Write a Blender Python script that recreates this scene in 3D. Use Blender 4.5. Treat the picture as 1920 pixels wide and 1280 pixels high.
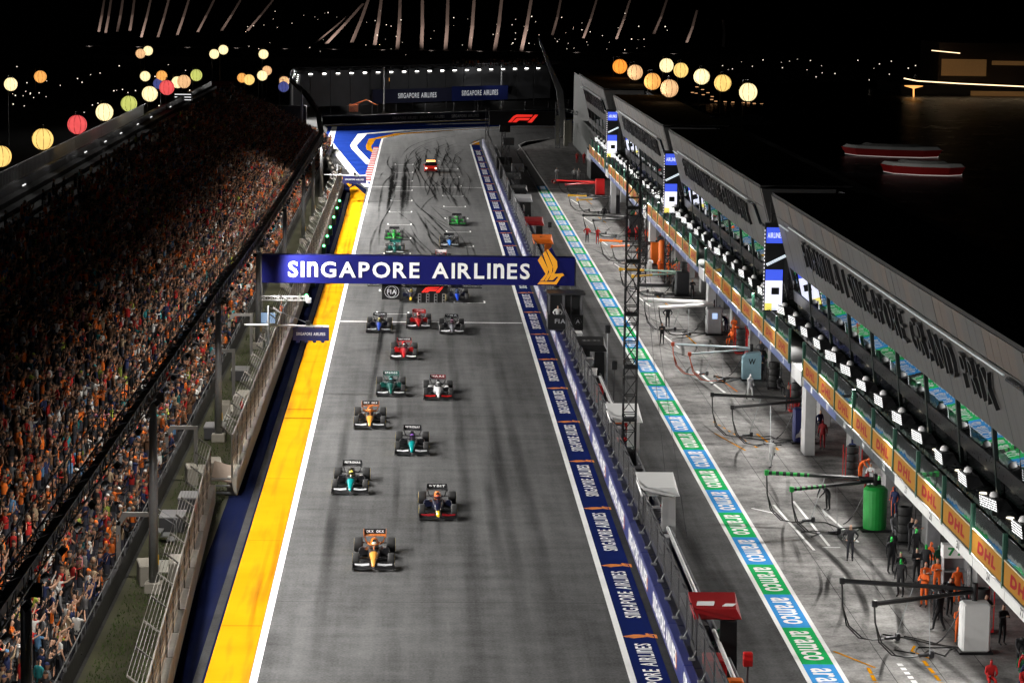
import bpy, bmesh, math, random
import numpy as np
from mathutils import Vector, Matrix, Euler
random.seed(11); rng = np.random.default_rng(11)
for o in list(bpy.data.objects): bpy.data.objects.remove(o)
S = bpy.context.scene; COL = S.collection
R = math.radians; PI = math.pi

# ------------------------------------------------------------------ camera
CAM_H = 27.8
def cam_axes(f=5056.0, vx=785.0, vy=-48.0, roll=0.0138):
    d = Vector(((vx-960)/f, (vy-640)/f, 1)).normalized()
    x = Vector((math.cos(roll), math.sin(roll), 0)); x = (x - d*x.dot(d)).normalized()
    dn = d.cross(x)
    return Matrix((x, d, -dn)).transposed()          # columns: world X, Y, Z in view axes (right, down, forward)
A = cam_axes()
cd = bpy.data.cameras.new('camera'); cam = bpy.data.objects.new('camera', cd); COL.objects.link(cam)
right, up, back = Vector(A[0]), -Vector(A[1]), -Vector(A[2])
mw = Matrix((right, up, back)).transposed().to_4x4(); mw.translation = (0, 0, CAM_H)
cam.matrix_world = mw
cd.sensor_width = 36; cd.lens = 36*5056/1920; cd.clip_start = 1; cd.clip_end = 4000
S.camera = cam

# ------------------------------------------------------------------ night sky, faint moon, exposure
W = bpy.data.worlds.new('World'); S.world = W; W.use_nodes = True
wn = W.node_tree.nodes; wl = W.node_tree.links; bg = wn['Background']
sky = wn.new('ShaderNodeTexSky'); sky.sky_type = 'NISHITA'; sky.sun_disc = False
sky.sun_elevation = R(-4); sky.sun_rotation = R(200)
wl.new(sky.outputs[0], bg.inputs[0]); bg.inputs[1].default_value = 0.003
sl = bpy.data.lights.new('moon_light', 'SUN'); sl.energy = 0.012; sl.angle = R(0.5); sl.color = (0.9, 0.94, 1)
so = bpy.data.objects.new('moon_light', sl); so.rotation_euler = (R(35), R(-40), 0); COL.objects.link(so)
S.view_settings.view_transform = 'Standard'; S.view_settings.look = 'None'
S.view_settings.exposure = 0.0; S.view_settings.gamma = 1.0; S.view_settings.use_curve_mapping = False
S.render.engine = 'CYCLES'
S.cycles.use_denoising = True; S.cycles.max_bounces = 5; S.cycles.diffuse_bounces = 2; S.cycles.glossy_bounces = 3
S.cycles.transparent_max_bounces = 12; S.cycles.use_light_tree = True; S.cycles.sample_clamp_indirect = 4
S.cycles.caustics_reflective = False; S.cycles.caustics_refractive = False

# lamp powers (watts): truss floods, added fill on the stand, corner floods, pit balcony floods, added garage fill
TRUSS_W, CROWD_W, CORNER_W, PIT_W, GAR_W = 5000, 3000, 12000, 3900, 520

# ------------------------------------------------------------------ helpers
def tag(o, label=None, cat=None, group=None, kind=None):
    if label: o['label'] = label
    if cat: o['category'] = cat
    if group: o['group'] = group
    if kind: o['kind'] = kind
    return o
def ob(name, data=None, parent=None, loc=(0,0,0), rot=(0,0,0), scale=None):
    o = bpy.data.objects.new(name, data); COL.objects.link(o)
    o.location = loc; o.rotation_euler = rot
    if scale is not None: o.scale = (scale,)*3 if isinstance(scale, (int, float)) else scale
    if parent: o.parent = parent
    return o
def thing(name, label, cat, loc=(0,0,0), rotz=0, group=None):
    return tag(ob(name, None, None, loc, (0,0,rotz)), label, cat, group)
def kids(o): return [c for c in bpy.data.objects if c.parent == o]
def copy_tree(o, parent=None, kidmap=None):
    c = o.copy(); COL.objects.link(c); c.parent = parent
    for ch in o.children: copy_tree(ch, c)
    return c

class MB:
    def __init__(s): s.v = []; s.f = []; s.m = []
    def add(s, vs, fs, mi=0):
        b = len(s.v); s.v += [tuple(v) for v in vs]
        for f in fs: s.f.append(tuple(b+i for i in f)); s.m.append(mi)
        return s
    def box(s, x0, x1, y0, y1, z0, z1, mi=0):
        return s.add([(x0,y0,z0),(x1,y0,z0),(x1,y1,z0),(x0,y1,z0),(x0,y0,z1),(x1,y0,z1),(x1,y1,z1),(x0,y1,z1)],
              [(0,3,2,1),(4,5,6,7),(0,1,5,4),(1,2,6,5),(2,3,7,6),(3,0,4,7)], mi)
    def bbox(s, x0, x1, y0, y1, z0, z1, b=0.02, mi=0):        # box with chamfered edges
        pts = []
        for (xa, xb, ya, yb, z) in ((x0+b,x1-b,y0+b,y1-b,z0),(x0,x1,y0,y1,z0+b),(x0,x1,y0,y1,z1-b),(x0+b,x1-b,y0+b,y1-b,z1)):
            pts.append([(xa+b,ya,z),(xb-b,ya,z),(xb,ya+b,z),(xb,yb-b,z),(xb-b,yb,z),(xa+b,yb,z),(xa,yb-b,z),(xa,ya+b,z)])
        return s.loft(pts, mi)
    def loft(s, rings, mi=0, caps=True):
        n = len(rings[0]); vs = [p for r in rings for p in r]; fs = []
        for k in range(len(rings)-1):
            for i in range(n):
                j = (i+1) % n; fs.append((k*n+i, k*n+j, (k+1)*n+j, (k+1)*n+i))
        if caps: fs.append(tuple(range(n-1,-1,-1))); fs.append(tuple((len(rings)-1)*n+i for i in range(n)))
        return s.add(vs, fs, mi)
    def tube(s, pts, r, n=6, mi=0, caps=True):
        pts = [Vector(p) for p in pts]; rings = []
        for i, p in enumerate(pts):
            d = (pts[min(i+1,len(pts)-1)] - pts[max(i-1,0)]).normalized()
            u = d.cross(Vector((0,0,1)))
            if u.length < 1e-3: u = d.cross(Vector((0,1,0)))
            u.normalize(); w = d.cross(u)
            ri = r[i] if isinstance(r, (list, tuple)) else r
            rings.append([p + ri*(math.cos(a)*u + math.sin(a)*w) for a in [2*PI*k/n + PI/n for k in range(n)]])
        return s.loft(rings, mi, caps)
    def lathe(s, prof, n=16, mi=0, axis='Z', c=(0,0,0), caps=True):
        rings = []
        for r, h in prof:
            ring = []
            for k in range(n):
                a = 2*PI*k/n; x, y = r*math.cos(a), r*math.sin(a)
                p = (x, y, h) if axis == 'Z' else ((h, x, y) if axis == 'X' else (y, h, x))
                ring.append((p[0]+c[0], p[1]+c[1], p[2]+c[2]))
            rings.append(ring)
        return s.loft(rings, mi, caps)
    def poly(s, pts, mi=0): return s.add(pts, [tuple(range(len(pts)))], mi)
    def prism(s, out, z0, z1, mi=0):
        return s.loft([[(x,y,z0) for x,y in out], [(x,y,z1) for x,y in out]], mi)
    def prismY(s, out, y0, y1, mi=0):                          # outline in x,z extruded along y
        return s.loft([[(x,y0,z) for x,z in out], [(x,y1,z) for x,z in out]], mi)
    def strip(s, left, rightp, mi=0):
        n = len(left); return s.add(list(left)+list(rightp), [(i, i+1, n+i+1, n+i) for i in range(n-1)], mi)
    def sphere(s, c, r, n=10, m=6, mi=0, sq=(1,1,1)):
        prof = [(math.sin(PI*k/m)*r if 0 < k < m else r*0.02, -math.cos(PI*k/m)*r) for k in range(m+1)]
        rings = [[(c[0]+sq[0]*a*math.cos(2*PI*i/n), c[1]+sq[1]*a*math.sin(2*PI*i/n), c[2]+sq[2]*h) for i in range(n)] for a, h in prof]
        return s.loft(rings, mi)
    def mesh(s, name, mats, smooth=False):
        me = bpy.data.meshes.new(name); me.from_pydata(s.v, [], s.f)
        for m in (mats if isinstance(mats, (list, tuple)) else [mats]): me.materials.append(m)
        me.polygons.foreach_set('material_index', s.m)
        if smooth: me.polygons.foreach_set('use_smooth', [True]*len(s.f))
        bm = bmesh.new(); bm.from_mesh(me); bmesh.ops.recalc_face_normals(bm, faces=bm.faces); bm.to_mesh(me); bm.free()
        me.update(); return me
    def build(s, name, mats, parent=None, loc=(0,0,0), rot=(0,0,0), smooth=False):
        return ob(name, s.mesh(name, mats, smooth), parent, loc, rot)

# ------------------------------------------------------------------ materials
MATS = {}
def mat(name, col, rough=0.6, metal=0.0, var=0.18, scale=3.0, emit=0.0, ecol=None, coat=0.0, bump=0.0, spec=0.5, stretch=(1,1,1)):
    if name in MATS: return MATS[name]
    m = bpy.data.materials.new(name); m.use_nodes = True; nt = m.node_tree; N = nt.nodes; L = nt.links
    b = N['Principled BSDF']; b.inputs['Roughness'].default_value = rough; b.inputs['Metallic'].default_value = metal
    b.inputs['Specular IOR Level'].default_value = spec
    b.inputs['Coat Weight'].default_value = coat; b.inputs['Coat Roughness'].default_value = 0.08
    tc = N.new('ShaderNodeTexCoord'); mp = N.new('ShaderNodeMapping'); mp.inputs['Scale'].default_value = stretch
    L.new(tc.outputs['Object'], mp.inputs[0])
    nz = N.new('ShaderNodeTexNoise'); nz.inputs['Scale'].default_value = scale; nz.inputs['Detail'].default_value = 5
    nz.inputs['Roughness'].default_value = 0.65
    L.new(mp.outputs[0], nz.inputs['Vector'])
    mx = N.new('ShaderNodeMix'); mx.data_type = 'RGBA'
    mx.inputs[6].default_value = tuple(c*(1-var) for c in col)+(1,); mx.inputs[7].default_value = tuple(min(1,c*(1+var)) for c in col)+(1,)
    L.new(nz.outputs[0], mx.inputs[0]); L.new(mx.outputs[2], b.inputs['Base Color'])
    rm = N.new('ShaderNodeMapRange'); rm.inputs[3].default_value = max(0.03, rough-0.12); rm.inputs[4].default_value = min(1, rough+0.12)
    L.new(nz.outputs[0], rm.inputs[0]); L.new(rm.outputs[0], b.inputs['Roughness'])
    if emit:
        b.inputs['Emission Color'].default_value = (ecol or col)+(1,); b.inputs['Emission Strength'].default_value = emit
    if bump:
        bp = N.new('ShaderNodeBump'); bp.inputs['Strength'].default_value = bump; bp.inputs['Distance'].default_value = 0.02
        L.new(nz.outputs[0], bp.inputs['Height']); L.new(bp.outputs[0], b.inputs['Normal'])
    MATS[name] = m; return m
def objcol_mat(name, rough=0.8, spec=0.3, kind='OBJECT'):
    m = bpy.data.materials.new(name); m.use_nodes = True; N = m.node_tree.nodes; L = m.node_tree.links; b = N['Principled BSDF']
    b.inputs['Roughness'].default_value = rough; b.inputs['Specular IOR Level'].default_value = spec
    tc = N.new('ShaderNodeTexCoord'); nz = N.new('ShaderNodeTexNoise'); nz.inputs['Scale'].default_value = 14
    L.new(tc.outputs['Object'], nz.inputs['Vector'])
    if kind == 'OBJECT':
        oi = N.new('ShaderNodeObjectInfo'); src = oi.outputs['Color']
    else:
        at = N.new('ShaderNodeAttribute'); at.attribute_name = 'Col'; src = at.outputs['Color']
    mx = N.new('ShaderNodeMix'); mx.data_type = 'RGBA'; mx.blend_type = 'MULTIPLY'; mx.inputs[0].default_value = 1
    rm = N.new('ShaderNodeMapRange'); rm.inputs[3].default_value = 0.7; rm.inputs[4].default_value = 1.2
    L.new(nz.outputs[0], rm.inputs[0]); L.new(src, mx.inputs[6]); L.new(rm.outputs[0], mx.inputs[7]); L.new(mx.outputs[2], b.inputs['Base Color'])
    return m
def asphalt(name, base, streak=0.3, warm=0.0, spec=0.05, grit=1.4):
    m = bpy.data.materials.new(name); m.use_nodes = True; N = m.node_tree.nodes; L = m.node_tree.links; b = N['Principled BSDF']
    b.inputs['Specular IOR Level'].default_value = spec
    g = N.new('ShaderNodeNewGeometry')
    def noise(sc, st, det=6, rg=0.6):
        mp = N.new('ShaderNodeMapping'); mp.inputs['Scale'].default_value = st; L.new(g.outputs['Position'], mp.inputs[0])
        n = N.new('ShaderNodeTexNoise'); n.inputs['Scale'].default_value = sc; n.inputs['Detail'].default_value = det; n.inputs['Roughness'].default_value = rg
        L.new(mp.outputs[0], n.inputs['Vector']); return n.outputs[0]
    n1 = noise(0.9, (1, 0.035, 1)); n2 = noise(0.12, (1, 0.35, 1)); n3 = noise(9, (1,1,1), 3); n4 = noise(0.5, (0.12, 1.6, 1), 3)
    def math_(op, a, c, clamp=False):
        k = N.new('ShaderNodeMath'); k.operation = op; k.use_clamp = clamp
        for i, s in enumerate((a, c)):
            if isinstance(s, (int, float)): k.inputs[i].default_value = s
            else: L.new(s, k.inputs[i])
        return k.outputs[0]
    s = math_('MULTIPLY', math_('SUBTRACT', n1, 0.5), streak*4.6)
    s = math_('ADD', s, math_('MULTIPLY', math_('SUBTRACT', n2, 0.5), 1.2))
    s = math_('ADD', s, math_('MULTIPLY', math_('SUBTRACT', n3, 0.5), 1.3))
    s = math_('ADD', s, math_('MULTIPLY', math_('SUBTRACT', n4, 0.5), 0.55))
    n5 = noise(0.75, (1,1,1), 9, 0.72)
    s = math_('ADD', s, math_('MULTIPLY', math_('SUBTRACT', n5, 0.5), grit))
    s = math_('MAXIMUM', math_('ADD', s, 1.0), 0.22)
    vm = N.new('ShaderNodeVectorMath'); vm.operation = 'SCALE'; vm.inputs[0].default_value = (base*(1+warm), base, base*(1-warm))
    L.new(s, vm.inputs['Scale']); L.new(vm.outputs[0], b.inputs['Base Color'])
    rr = N.new('ShaderNodeMapRange'); rr.inputs[3].default_value = 0.55; rr.inputs[4].default_value = 0.9; L.new(n2, rr.inputs[0]); L.new(rr.outputs[0], b.inputs['Roughness'])
    bp = N.new('ShaderNodeBump'); bp.inputs['Strength'].default_value = 0.25; bp.inputs['Distance'].default_value = 0.01
    L.new(n3, bp.inputs['Height']); L.new(bp.outputs[0], b.inputs['Normal'])
    return m
def paint(name, col, wear=0.35, rough=0.55):
    """road paint, scuffed along the driving direction"""
    if name in MATS: return MATS[name]
    m = bpy.data.materials.new(name); m.use_nodes = True; N = m.node_tree.nodes; L = m.node_tree.links; b = N['Principled BSDF']
    b.inputs['Roughness'].default_value = 0.9; b.inputs['Specular IOR Level'].default_value = 0.0
    g = N.new('ShaderNodeNewGeometry')
    def noise(sc, st):
        mp = N.new('ShaderNodeMapping'); mp.inputs['Scale'].default_value = st; L.new(g.outputs['Position'], mp.inputs[0])
        n = N.new('ShaderNodeTexNoise'); n.inputs['Scale'].default_value = sc; n.inputs['Detail'].default_value = 7; L.new(mp.outputs[0], n.inputs['Vector']); return n.outputs[0]
    a = noise(1.3, (1, 0.05, 1)); c = noise(0.35, (1, 1, 1))
    r1 = N.new('ShaderNodeMapRange'); r1.inputs[1].default_value = 0.52; r1.inputs[2].default_value = 0.8; L.new(a, r1.inputs[0])
    r2 = N.new('ShaderNodeMath'); r2.operation = 'MULTIPLY'; r2.inputs[1].default_value = wear*1.6; r2.use_clamp = True; L.new(r1.outputs[0], r2.inputs[0])
    mx = N.new('ShaderNodeMix'); mx.data_type = 'RGBA'; mx.inputs[6].default_value = tuple(col)+(1,); mx.inputs[7].default_value = tuple(x*0.28+0.012 for x in col)+(1,)
    L.new(r2.outputs[0], mx.inputs[0])
    m2 = N.new('ShaderNodeMix'); m2.data_type = 'RGBA'; m2.blend_type = 'MULTIPLY'; m2.inputs[0].default_value = 1
    r3 = N.new('ShaderNodeMapRange'); r3.inputs[3].default_value = 0.72; r3.inputs[4].default_value = 1.2; L.new(c, r3.inputs[0])
    L.new(mx.outputs[2], m2.inputs[6]); L.new(r3.outputs[0], m2.inputs[7]); L.new(m2.outputs[2], b.inputs['Base Color'])
    MATS[name] = m; return m
def rubber_mark(name, strength=0.75):
    m = bpy.data.materials.new(name); m.use_nodes = True; N = m.node_tree.nodes; L = m.node_tree.links; b = N['Principled BSDF']
    b.inputs['Base Color'].default_value = (0.010,0.010,0.010,1); b.inputs['Roughness'].default_value = 0.9; b.inputs['Specular IOR Level'].default_value = 0.0
    g = N.new('ShaderNodeNewGeometry'); nz = N.new('ShaderNodeTexNoise'); nz.inputs['Scale'].default_value = 1.1; nz.inputs['Detail'].default_value = 6
    mp = N.new('ShaderNodeMapping'); mp.inputs['Scale'].default_value = (1.4,0.10,1); L.new(g.outputs['Position'], mp.inputs[0]); L.new(mp.outputs[0], nz.inputs['Vector'])
    r = N.new('ShaderNodeMapRange'); r.inputs[1].default_value = 0.3; r.inputs[2].default_value = 0.65; r.inputs[3].default_value = 0.15*strength; r.inputs[4].default_value = strength
    at = N.new('ShaderNodeAttribute'); at.attribute_name = 'edge'
    mu = N.new('ShaderNodeMath'); mu.operation = 'MULTIPLY'; L.new(r.outputs[0], mu.inputs[0]); L.new(at.outputs['Fac'], mu.inputs[1])
    L.new(nz.outputs[0], r.inputs[0]); L.new(mu.outputs[0], b.inputs['Alpha']); return m
def mesh_screen(name, col, density=0.35, sx=14.0, metal=0.6):
    """wire mesh: holes are really open; the wires are too fine to build at this distance"""
    m = bpy.data.materials.new(name); m.use_nodes = True; N = m.node_tree.nodes; L = m.node_tree.links; b = N['Principled BSDF']
    b.inputs['Base Color'].default_value = tuple(col)+(1,); b.inputs['Metallic'].default_value = metal; b.inputs['Roughness'].default_value = 0.45
    tc = N.new('ShaderNodeTexCoord'); mp = N.new('ShaderNodeMapping'); mp.inputs['Scale'].default_value = (sx,)*3; mp.inputs['Rotation'].default_value = (R(45), 0, 0)
    L.new(tc.outputs['Object'], mp.inputs[0]); sp = N.new('ShaderNodeSeparateXYZ'); L.new(mp.outputs[0], sp.inputs[0])
    outs = []
    for k in (1, 2):
        fr = N.new('ShaderNodeMath'); fr.operation = 'FRACT'; L.new(sp.outputs[k], fr.inputs[0])
        lt = N.new('ShaderNodeMath'); lt.operation = 'LESS_THAN'; lt.inputs[1].default_value = density; L.new(fr.outputs[0], lt.inputs[0]); outs.append(lt.outputs[0])
    mxm = N.new('ShaderNodeMath'); mxm.operation = 'MAXIMUM'; L.new(outs[0], mxm.inputs[0]); L.new(outs[1], mxm.inputs[1]); L.new(mxm.outputs[0], b.inputs['Alpha'])
    return m
def glass(name, tint, refl=0.4, rough=0.02, through=0.6):
    m = bpy.data.materials.new(name); m.use_nodes = True; N = m.node_tree.nodes; L = m.node_tree.links
    for n in list(N):
        if n.type != 'OUTPUT_MATERIAL': N.remove(n)
    out = N['Material Output']
    tr = N.new('ShaderNodeBsdfTransparent'); tr.inputs[0].default_value = (through*tint[0], through*tint[1], through*tint[2], 1)
    gl = N.new('ShaderNodeBsdfGlossy'); gl.inputs['Roughness'].default_value = rough; gl.inputs[0].default_value = (0.95,0.97,1,1)
    fr = N.new('ShaderNodeLayerWeight'); fr.inputs[0].default_value = 0.35
    mr = N.new('ShaderNodeMapRange'); mr.inputs[3].default_value = refl; mr.inputs[4].default_value = min(1, refl+0.4); L.new(fr.outputs['Facing'], mr.inputs[0])
    mx = N.new('ShaderNodeMixShader'); L.new(mr.outputs[0], mx.inputs[0]); L.new(tr.outputs[0], mx.inputs[1]); L.new(gl.outputs[0], mx.inputs[2])
    tc = N.new('ShaderNodeTexCoord'); nz = N.new('ShaderNodeTexNoise'); nz.inputs['Scale'].default_value = 0.6; L.new(tc.outputs['Object'], nz.inputs['Vector'])
    bp = N.new('ShaderNodeBump'); bp.inputs['Strength'].default_value = 0.012; bp.inputs['Distance'].default_value = 0.2; L.new(nz.outputs[0], bp.inputs['Height']); L.new(bp.outputs[0], gl.inputs['Normal'])
    L.new(mx.outputs[0], out.inputs[0]); return m
def glow(name, col, strength):
    return mat(name, col, 0.6, var=0.05, emit=strength, ecol=col)

BLACK = mat('black_metal', (0.012,0.012,0.013), 0.5, 0.3)
CARBON = mat('carbon_fibre', (0.008,0.008,0.009), 0.4, 0.0, coat=0.12)
RUBBER = mat('tyre_rubber', (0.014,0.014,0.014), 0.75)
STEEL = mat('galvanised_steel', (0.30,0.31,0.32), 0.45, 0.7, var=0.25, scale=5)
DSTEEL = mat('dark_steel', (0.06,0.06,0.065), 0.45, 0.6)
WHITE = mat('white_paint', (0.75,0.75,0.74), 0.5, var=0.08)
GREYP = mat('grey_paint', (0.30,0.30,0.31), 0.55)
CONC = mat('concrete', (0.30,0.28,0.24), 0.85, var=0.35, scale=1.6, bump=0.3)
NAVY = mat('navy_paint', (0.012,0.018,0.10), 0.5)
RED = mat('red_paint', (0.55,0.012,0.012), 0.4, coat=0.3)
ORANGE = mat('orange_paint', (0.80,0.16,0.01), 0.45)
YELLOW = mat('yellow_paint', (0.75,0.42,0.02), 0.5)

# ------------------------------------------------------------------ lettering (outline font, real sheets)
_txt = {}
_dg = None
def _glyphs(s, bold=0.0):
    cu = bpy.data.curves.new('t', 'FONT'); cu.body = s; cu.size = 1; cu.resolution_u = 3; cu.offset = bold
    o = bpy.data.objects.new('t', cu); COL.objects.link(o)
    dg = bpy.context.evaluated_depsgraph_get(); me = bpy.data.meshes.new_from_object(o.evaluated_get(dg))
    v = np.array([p.co[:] for p in me.vertices]).reshape(-1, 3); f = [tuple(p.vertices) for p in me.polygons]
    bpy.data.objects.remove(o); bpy.data.curves.remove(cu); bpy.data.meshes.remove(me)
    return v, f
def text_geo(s, width, height, bold=0.012, caps_n=False, gap=0.13, slant=0.0):
    """letters fitted to width x height, centred, in XY facing +Z; caps_n draws n at capital height"""
    key = (s, bold, caps_n, gap)
    if key not in _txt:
        vs, fs, x, b = [], [], 0.0, 0
        for ch in s:
            if ch == ' ': x += 0.42; continue
            v, f = _glyphs(ch, bold)
            if len(v) == 0: continue
            v = v.copy(); lo, hi = v.min(0), v.max(0)
            if caps_n and ch == 'n': v[:,1] = (v[:,1]-lo[1])/(hi[1]-lo[1])*0.70; v[:,0] = lo[0]+(v[:,0]-lo[0])*1.12; hi[0] = v[:,0].max()
            v[:,0] += x-lo[0]; x += hi[0]-lo[0]+gap
            vs.append(v); fs += [tuple(i+b for i in t) for t in f]; b += len(v)
        _txt[key] = (np.vstack(vs), fs)
    v, f = _txt[key]; v = v.copy(); lo, hi = v.min(0), v.max(0)
    v[:,0] = ((v[:,0]-lo[0])/(hi[0]-lo[0])-0.5)*width; v[:,1] = ((v[:,1]-lo[1])/(hi[1]-lo[1])-0.5)*height; v[:,2] = 0
    v[:,0] += slant*v[:,1]
    return v, f
def text_mesh(name, s, width, height, m, depth=0.0, **kw):
    v, f = text_geo(s, width, height, **kw)
    me = bpy.data.meshes.new(name); me.from_pydata([tuple(p) for p in v], [], f); me.materials.append(m)
    if depth:
        bm = bmesh.new(); bm.from_mesh(me); bmesh.ops.remove_doubles(bm, verts=bm.verts, dist=1e-5)
        r = bmesh.ops.extrude_face_region(bm, geom=list(bm.faces)); 
        for e in r['geom']:
            if isinstance(e, bmesh.types.BMVert): e.co.z += depth
        bmesh.ops.recalc_face_normals(bm, faces=bm.faces); bm.to_mesh(me); bm.free()
    me.update(); return me
def letters(s, width, height, m, depth, parent, mw_, **kw):
    """one object per raised letter, fitted together to width x height on the plane mw_"""
    v, f = text_geo(s, width, height, **kw); n = len(v); root = list(range(n))
    def fd(i):
        while root[i] != i: root[i] = root[root[i]]; i = root[i]
        return i
    for t in f:
        for q in t[1:]: root[fd(q)] = fd(t[0])
    groups = {}
    for t in f: groups.setdefault(fd(t[0]), []).append(t)
    for g_ in groups.values():
        ids = sorted({i for t in g_ for i in t}); ix = {i:k for k,i in enumerate(ids)}; c = v[ids].mean(0)
        me = bpy.data.meshes.new('letter'); me.from_pydata([tuple(v[i]-c) for i in ids], [], [tuple(ix[i] for i in t) for t in g_]); me.materials.append(m)
        bm = bmesh.new(); bm.from_mesh(me); bmesh.ops.remove_doubles(bm, verts=bm.verts, dist=1e-5)
        r = bmesh.ops.extrude_face_region(bm, geom=list(bm.faces))
        for e in r['geom']:
            if isinstance(e, bmesh.types.BMVert): e.co.z += depth
        bmesh.ops.recalc_face_normals(bm, faces=bm.faces); bm.to_mesh(me); bm.free()
        o = ob('letter', me, parent); o.matrix_local = mw_ @ Matrix.Translation(c)
WORDS = ['first','second','third','fourth','fifth','sixth','seventh','eighth','ninth','tenth','eleventh','twelfth','thirteenth','fourteenth','fifteenth','sixteenth','seventeenth','eighteenth','nineteenth']
TENS = {20:'twenty',30:'thirty',40:'forty',50:'fifty',60:'sixty',70:'seventy'}
def nth(k):
    if k <= 19: return WORDS[k-1]
    return TENS[k//10*10][:-1]+'ieth' if k % 10 == 0 else TENS[k//10*10]+'-'+WORDS[k%10-1]

# ================================================================== the setting
AS_TRACK = asphalt('track_asphalt', 0.080, 0.30, grit=1.1)
AS_PIT = asphalt('pit_lane_asphalt', 0.068, 0.42)
AS_APRON = asphalt('pit_apron_concrete', 0.185, 0.30, 0.03, grit=3.0)
AS_DARK = asphalt('dark_asphalt', 0.03, 0.2)
P_WHITE = paint('road_white', (0.80,0.80,0.79), 0.25); P_YEL = paint('road_yellow', (0.47,0.195,0.004), 0.55)
P_NAVY = paint('road_navy', (0.009,0.016,0.085), 0.35); P_BLUE = paint('road_blue', (0.012,0.035,0.22), 0.1)
P_RUNOFF = paint('road_dark_navy', (0.005,0.007,0.024), 0.5); P_RED = paint('road_red', (0.5,0.03,0.02), 0.3)
P_GREEN = paint('road_green', (0.02,0.36,0.10), 0.3); P_CYAN = paint('road_light_blue', (0.05,0.27,0.62), 0.3)
P_ORANGE = paint('road_orange', (0.62,0.22,0.06), 0.3)

def sheet(name, pts, z, m, parent=None, kind=None, label=None, sub=1):
    b = MB(); b.poly([(x,y,z) for x,y in pts]); o = b.build(name, m, parent)
    for p in o.data.polygons:
        if p.normal.z < 0: p.flip()
    if kind: o['kind'] = kind
    if label: o['label'] = label
    return o
def strip_pts(name, line, w, z, m, parent, dz=0.0):
    """a painted line of width w along a polyline"""
    L_, R_ = [], []
    for i, p in enumerate(line):
        a = Vector(line[max(i-1,0)]); c = Vector(line[min(i+1,len(line)-1)]); d = (c-a).normalized(); n = Vector((-d.y, d.x))
        ww = w[i] if isinstance(w, (list,tuple)) else w
        L_.append((p[0]+n.x*ww/2, p[1]+n.y*ww/2, z)); R_.append((p[0]-n.x*ww/2, p[1]-n.y*ww/2, z))
    b = MB(); b.strip(L_, R_); return b.build(name, m, parent)

ground = sheet('ground', [(-900,-60),(61,-60),(61,700),(140,760),(140,3600),(-900,3600)], -0.03, AS_DARK, kind='structure')
sheet('water', [(61,-60),(900,-60),(900,3600),(140,3600),(140,760),(61,700)], -1.6, mat('bay_water', (0.003,0.004,0.005), 0.3, 0.0, scale=0.25, bump=0.6, spec=0.3), kind='structure', label='black still bay water beyond the pit building')
track = sheet('track', [(-6.5,60),(8.95,60),(8.95,451),(11.3,466.5),(16.7,477),(24.9,488.5),(70,520),(70,555),(26,512),(11.6,497),(1.7,486),(-3.9,476),(-6.2,462),(-6.5,440)], 0.0, AS_TRACK, kind='structure', label='grey asphalt start straight streaked with rubber')
pit_lane = sheet('pit_lane', [(11.0,60),(16.6,60),(16.6,440),(24.9,470),(60,500),(60,515),(24.9,488),(16.7,476.5),(11.3,466)], 0.0, AS_PIT, kind='structure', label='dark asphalt fast lane behind the pit wall')
apron = sheet('pit_apron', [(16.6,60),(38,60),(38,480),(25,468),(18.3,456),(16.6,440)], 0.0, AS_APRON, kind='structure', label='scuffed pale concrete in front of the garages')
run_off = sheet('run_off', [(-9.9,60),(-6.5,60),(-6.5,350),(-9.9,372)], 0.0, P_RUNOFF, kind='structure', label='dark navy strip along the foot of the fence')

# painted edges
strip_pts('white_line', [(-6.3,60),(-6.25,300),(-6.1,356),(-6.0,435),(-5.9,460),(-4.4,468),(1.7,478),(11.6,490),(26,503),(60,530)], 0.30, 0.012, P_WHITE, track)
strip_pts('yellow_band', [(-7.35,60),(-7.35,300),(-7.45,342)], [1.75,1.75,1.85], 0.008, P_YEL, run_off)
sheet('yellow_tip', [(-8.38,341.5),(-6.45,341.5),(-8.2,357),(-8.75,352)], 0.008, P_YEL, run_off)
sheet('yellow_tip', [(-8.8,353.8),(-8.6,357.6),(-10.4,374),(-10.2,368)], 0.008, P_YEL, run_off)
strip_pts('dark_edge', [(-8.5,60),(-8.5,300),(-8.75,345)], 0.36, 0.004, AS_DARK, run_off)
strip_pts('white_line', [(8.8,60),(8.8,446),(10.5,456)], [0.27,0.27,0.3], 0.012, P_WHITE, track)
side_strip = sheet('side_strip', [(8.95,60),(10.3,60),(10.3,446),(8.95,446)], 0.004, P_NAVY, kind='structure', label='navy painted strip with white lettering beside the pit wall')
sheet('yellow_end', [(8.95,446.2),(10.3,446.2),(10.5,456),(9.6,456)], 0.004, P_YEL, side_strip)
sheet('dark_band', [(10.3,60),(11.0,60),(11.0,466),(10.3,446)], -0.004, AS_DARK, kind='structure')  # dark asphalt band along the foot of the pit wall
SIA = 'SInGAPORE AIRLInES'
BIRD = [[(38,252),(58,222),(99,305),(93,340),(72,372),(52,372),(84,332)], [(66,212),(82,196),(124,288),(117,332),(92,372),(78,372),(104,320)],
        [(87,191),(95,187),(147,255),(151,290),(133,330),(114,364),(100,370),(127,312),(125,285)],
        [(38,392),(50,377),(134,377),(158,348),(146,346),(126,366),(110,368),(132,331),(180,326),(190,338),(173,347),(146,392)]]
def bird_mesh(name, w, h, m, depth=0.0):
    b = MB()
    for P in BIRD:
        pts = [((x-114)/152*w, (289-y)/206*h) for x, y in P]
        if depth: b.prism(pts, 0, depth)
        else: b.poly([(x,y,0) for x,y in pts])
    return b.mesh(name, m)
sia_floor = text_mesh('lettering', SIA, 9.3, 0.70, P_WHITE, caps_n=True, bold=0.018)
bird_floor = bird_mesh('bird_mark', 0.9, 1.3, P_ORANGE)
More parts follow.
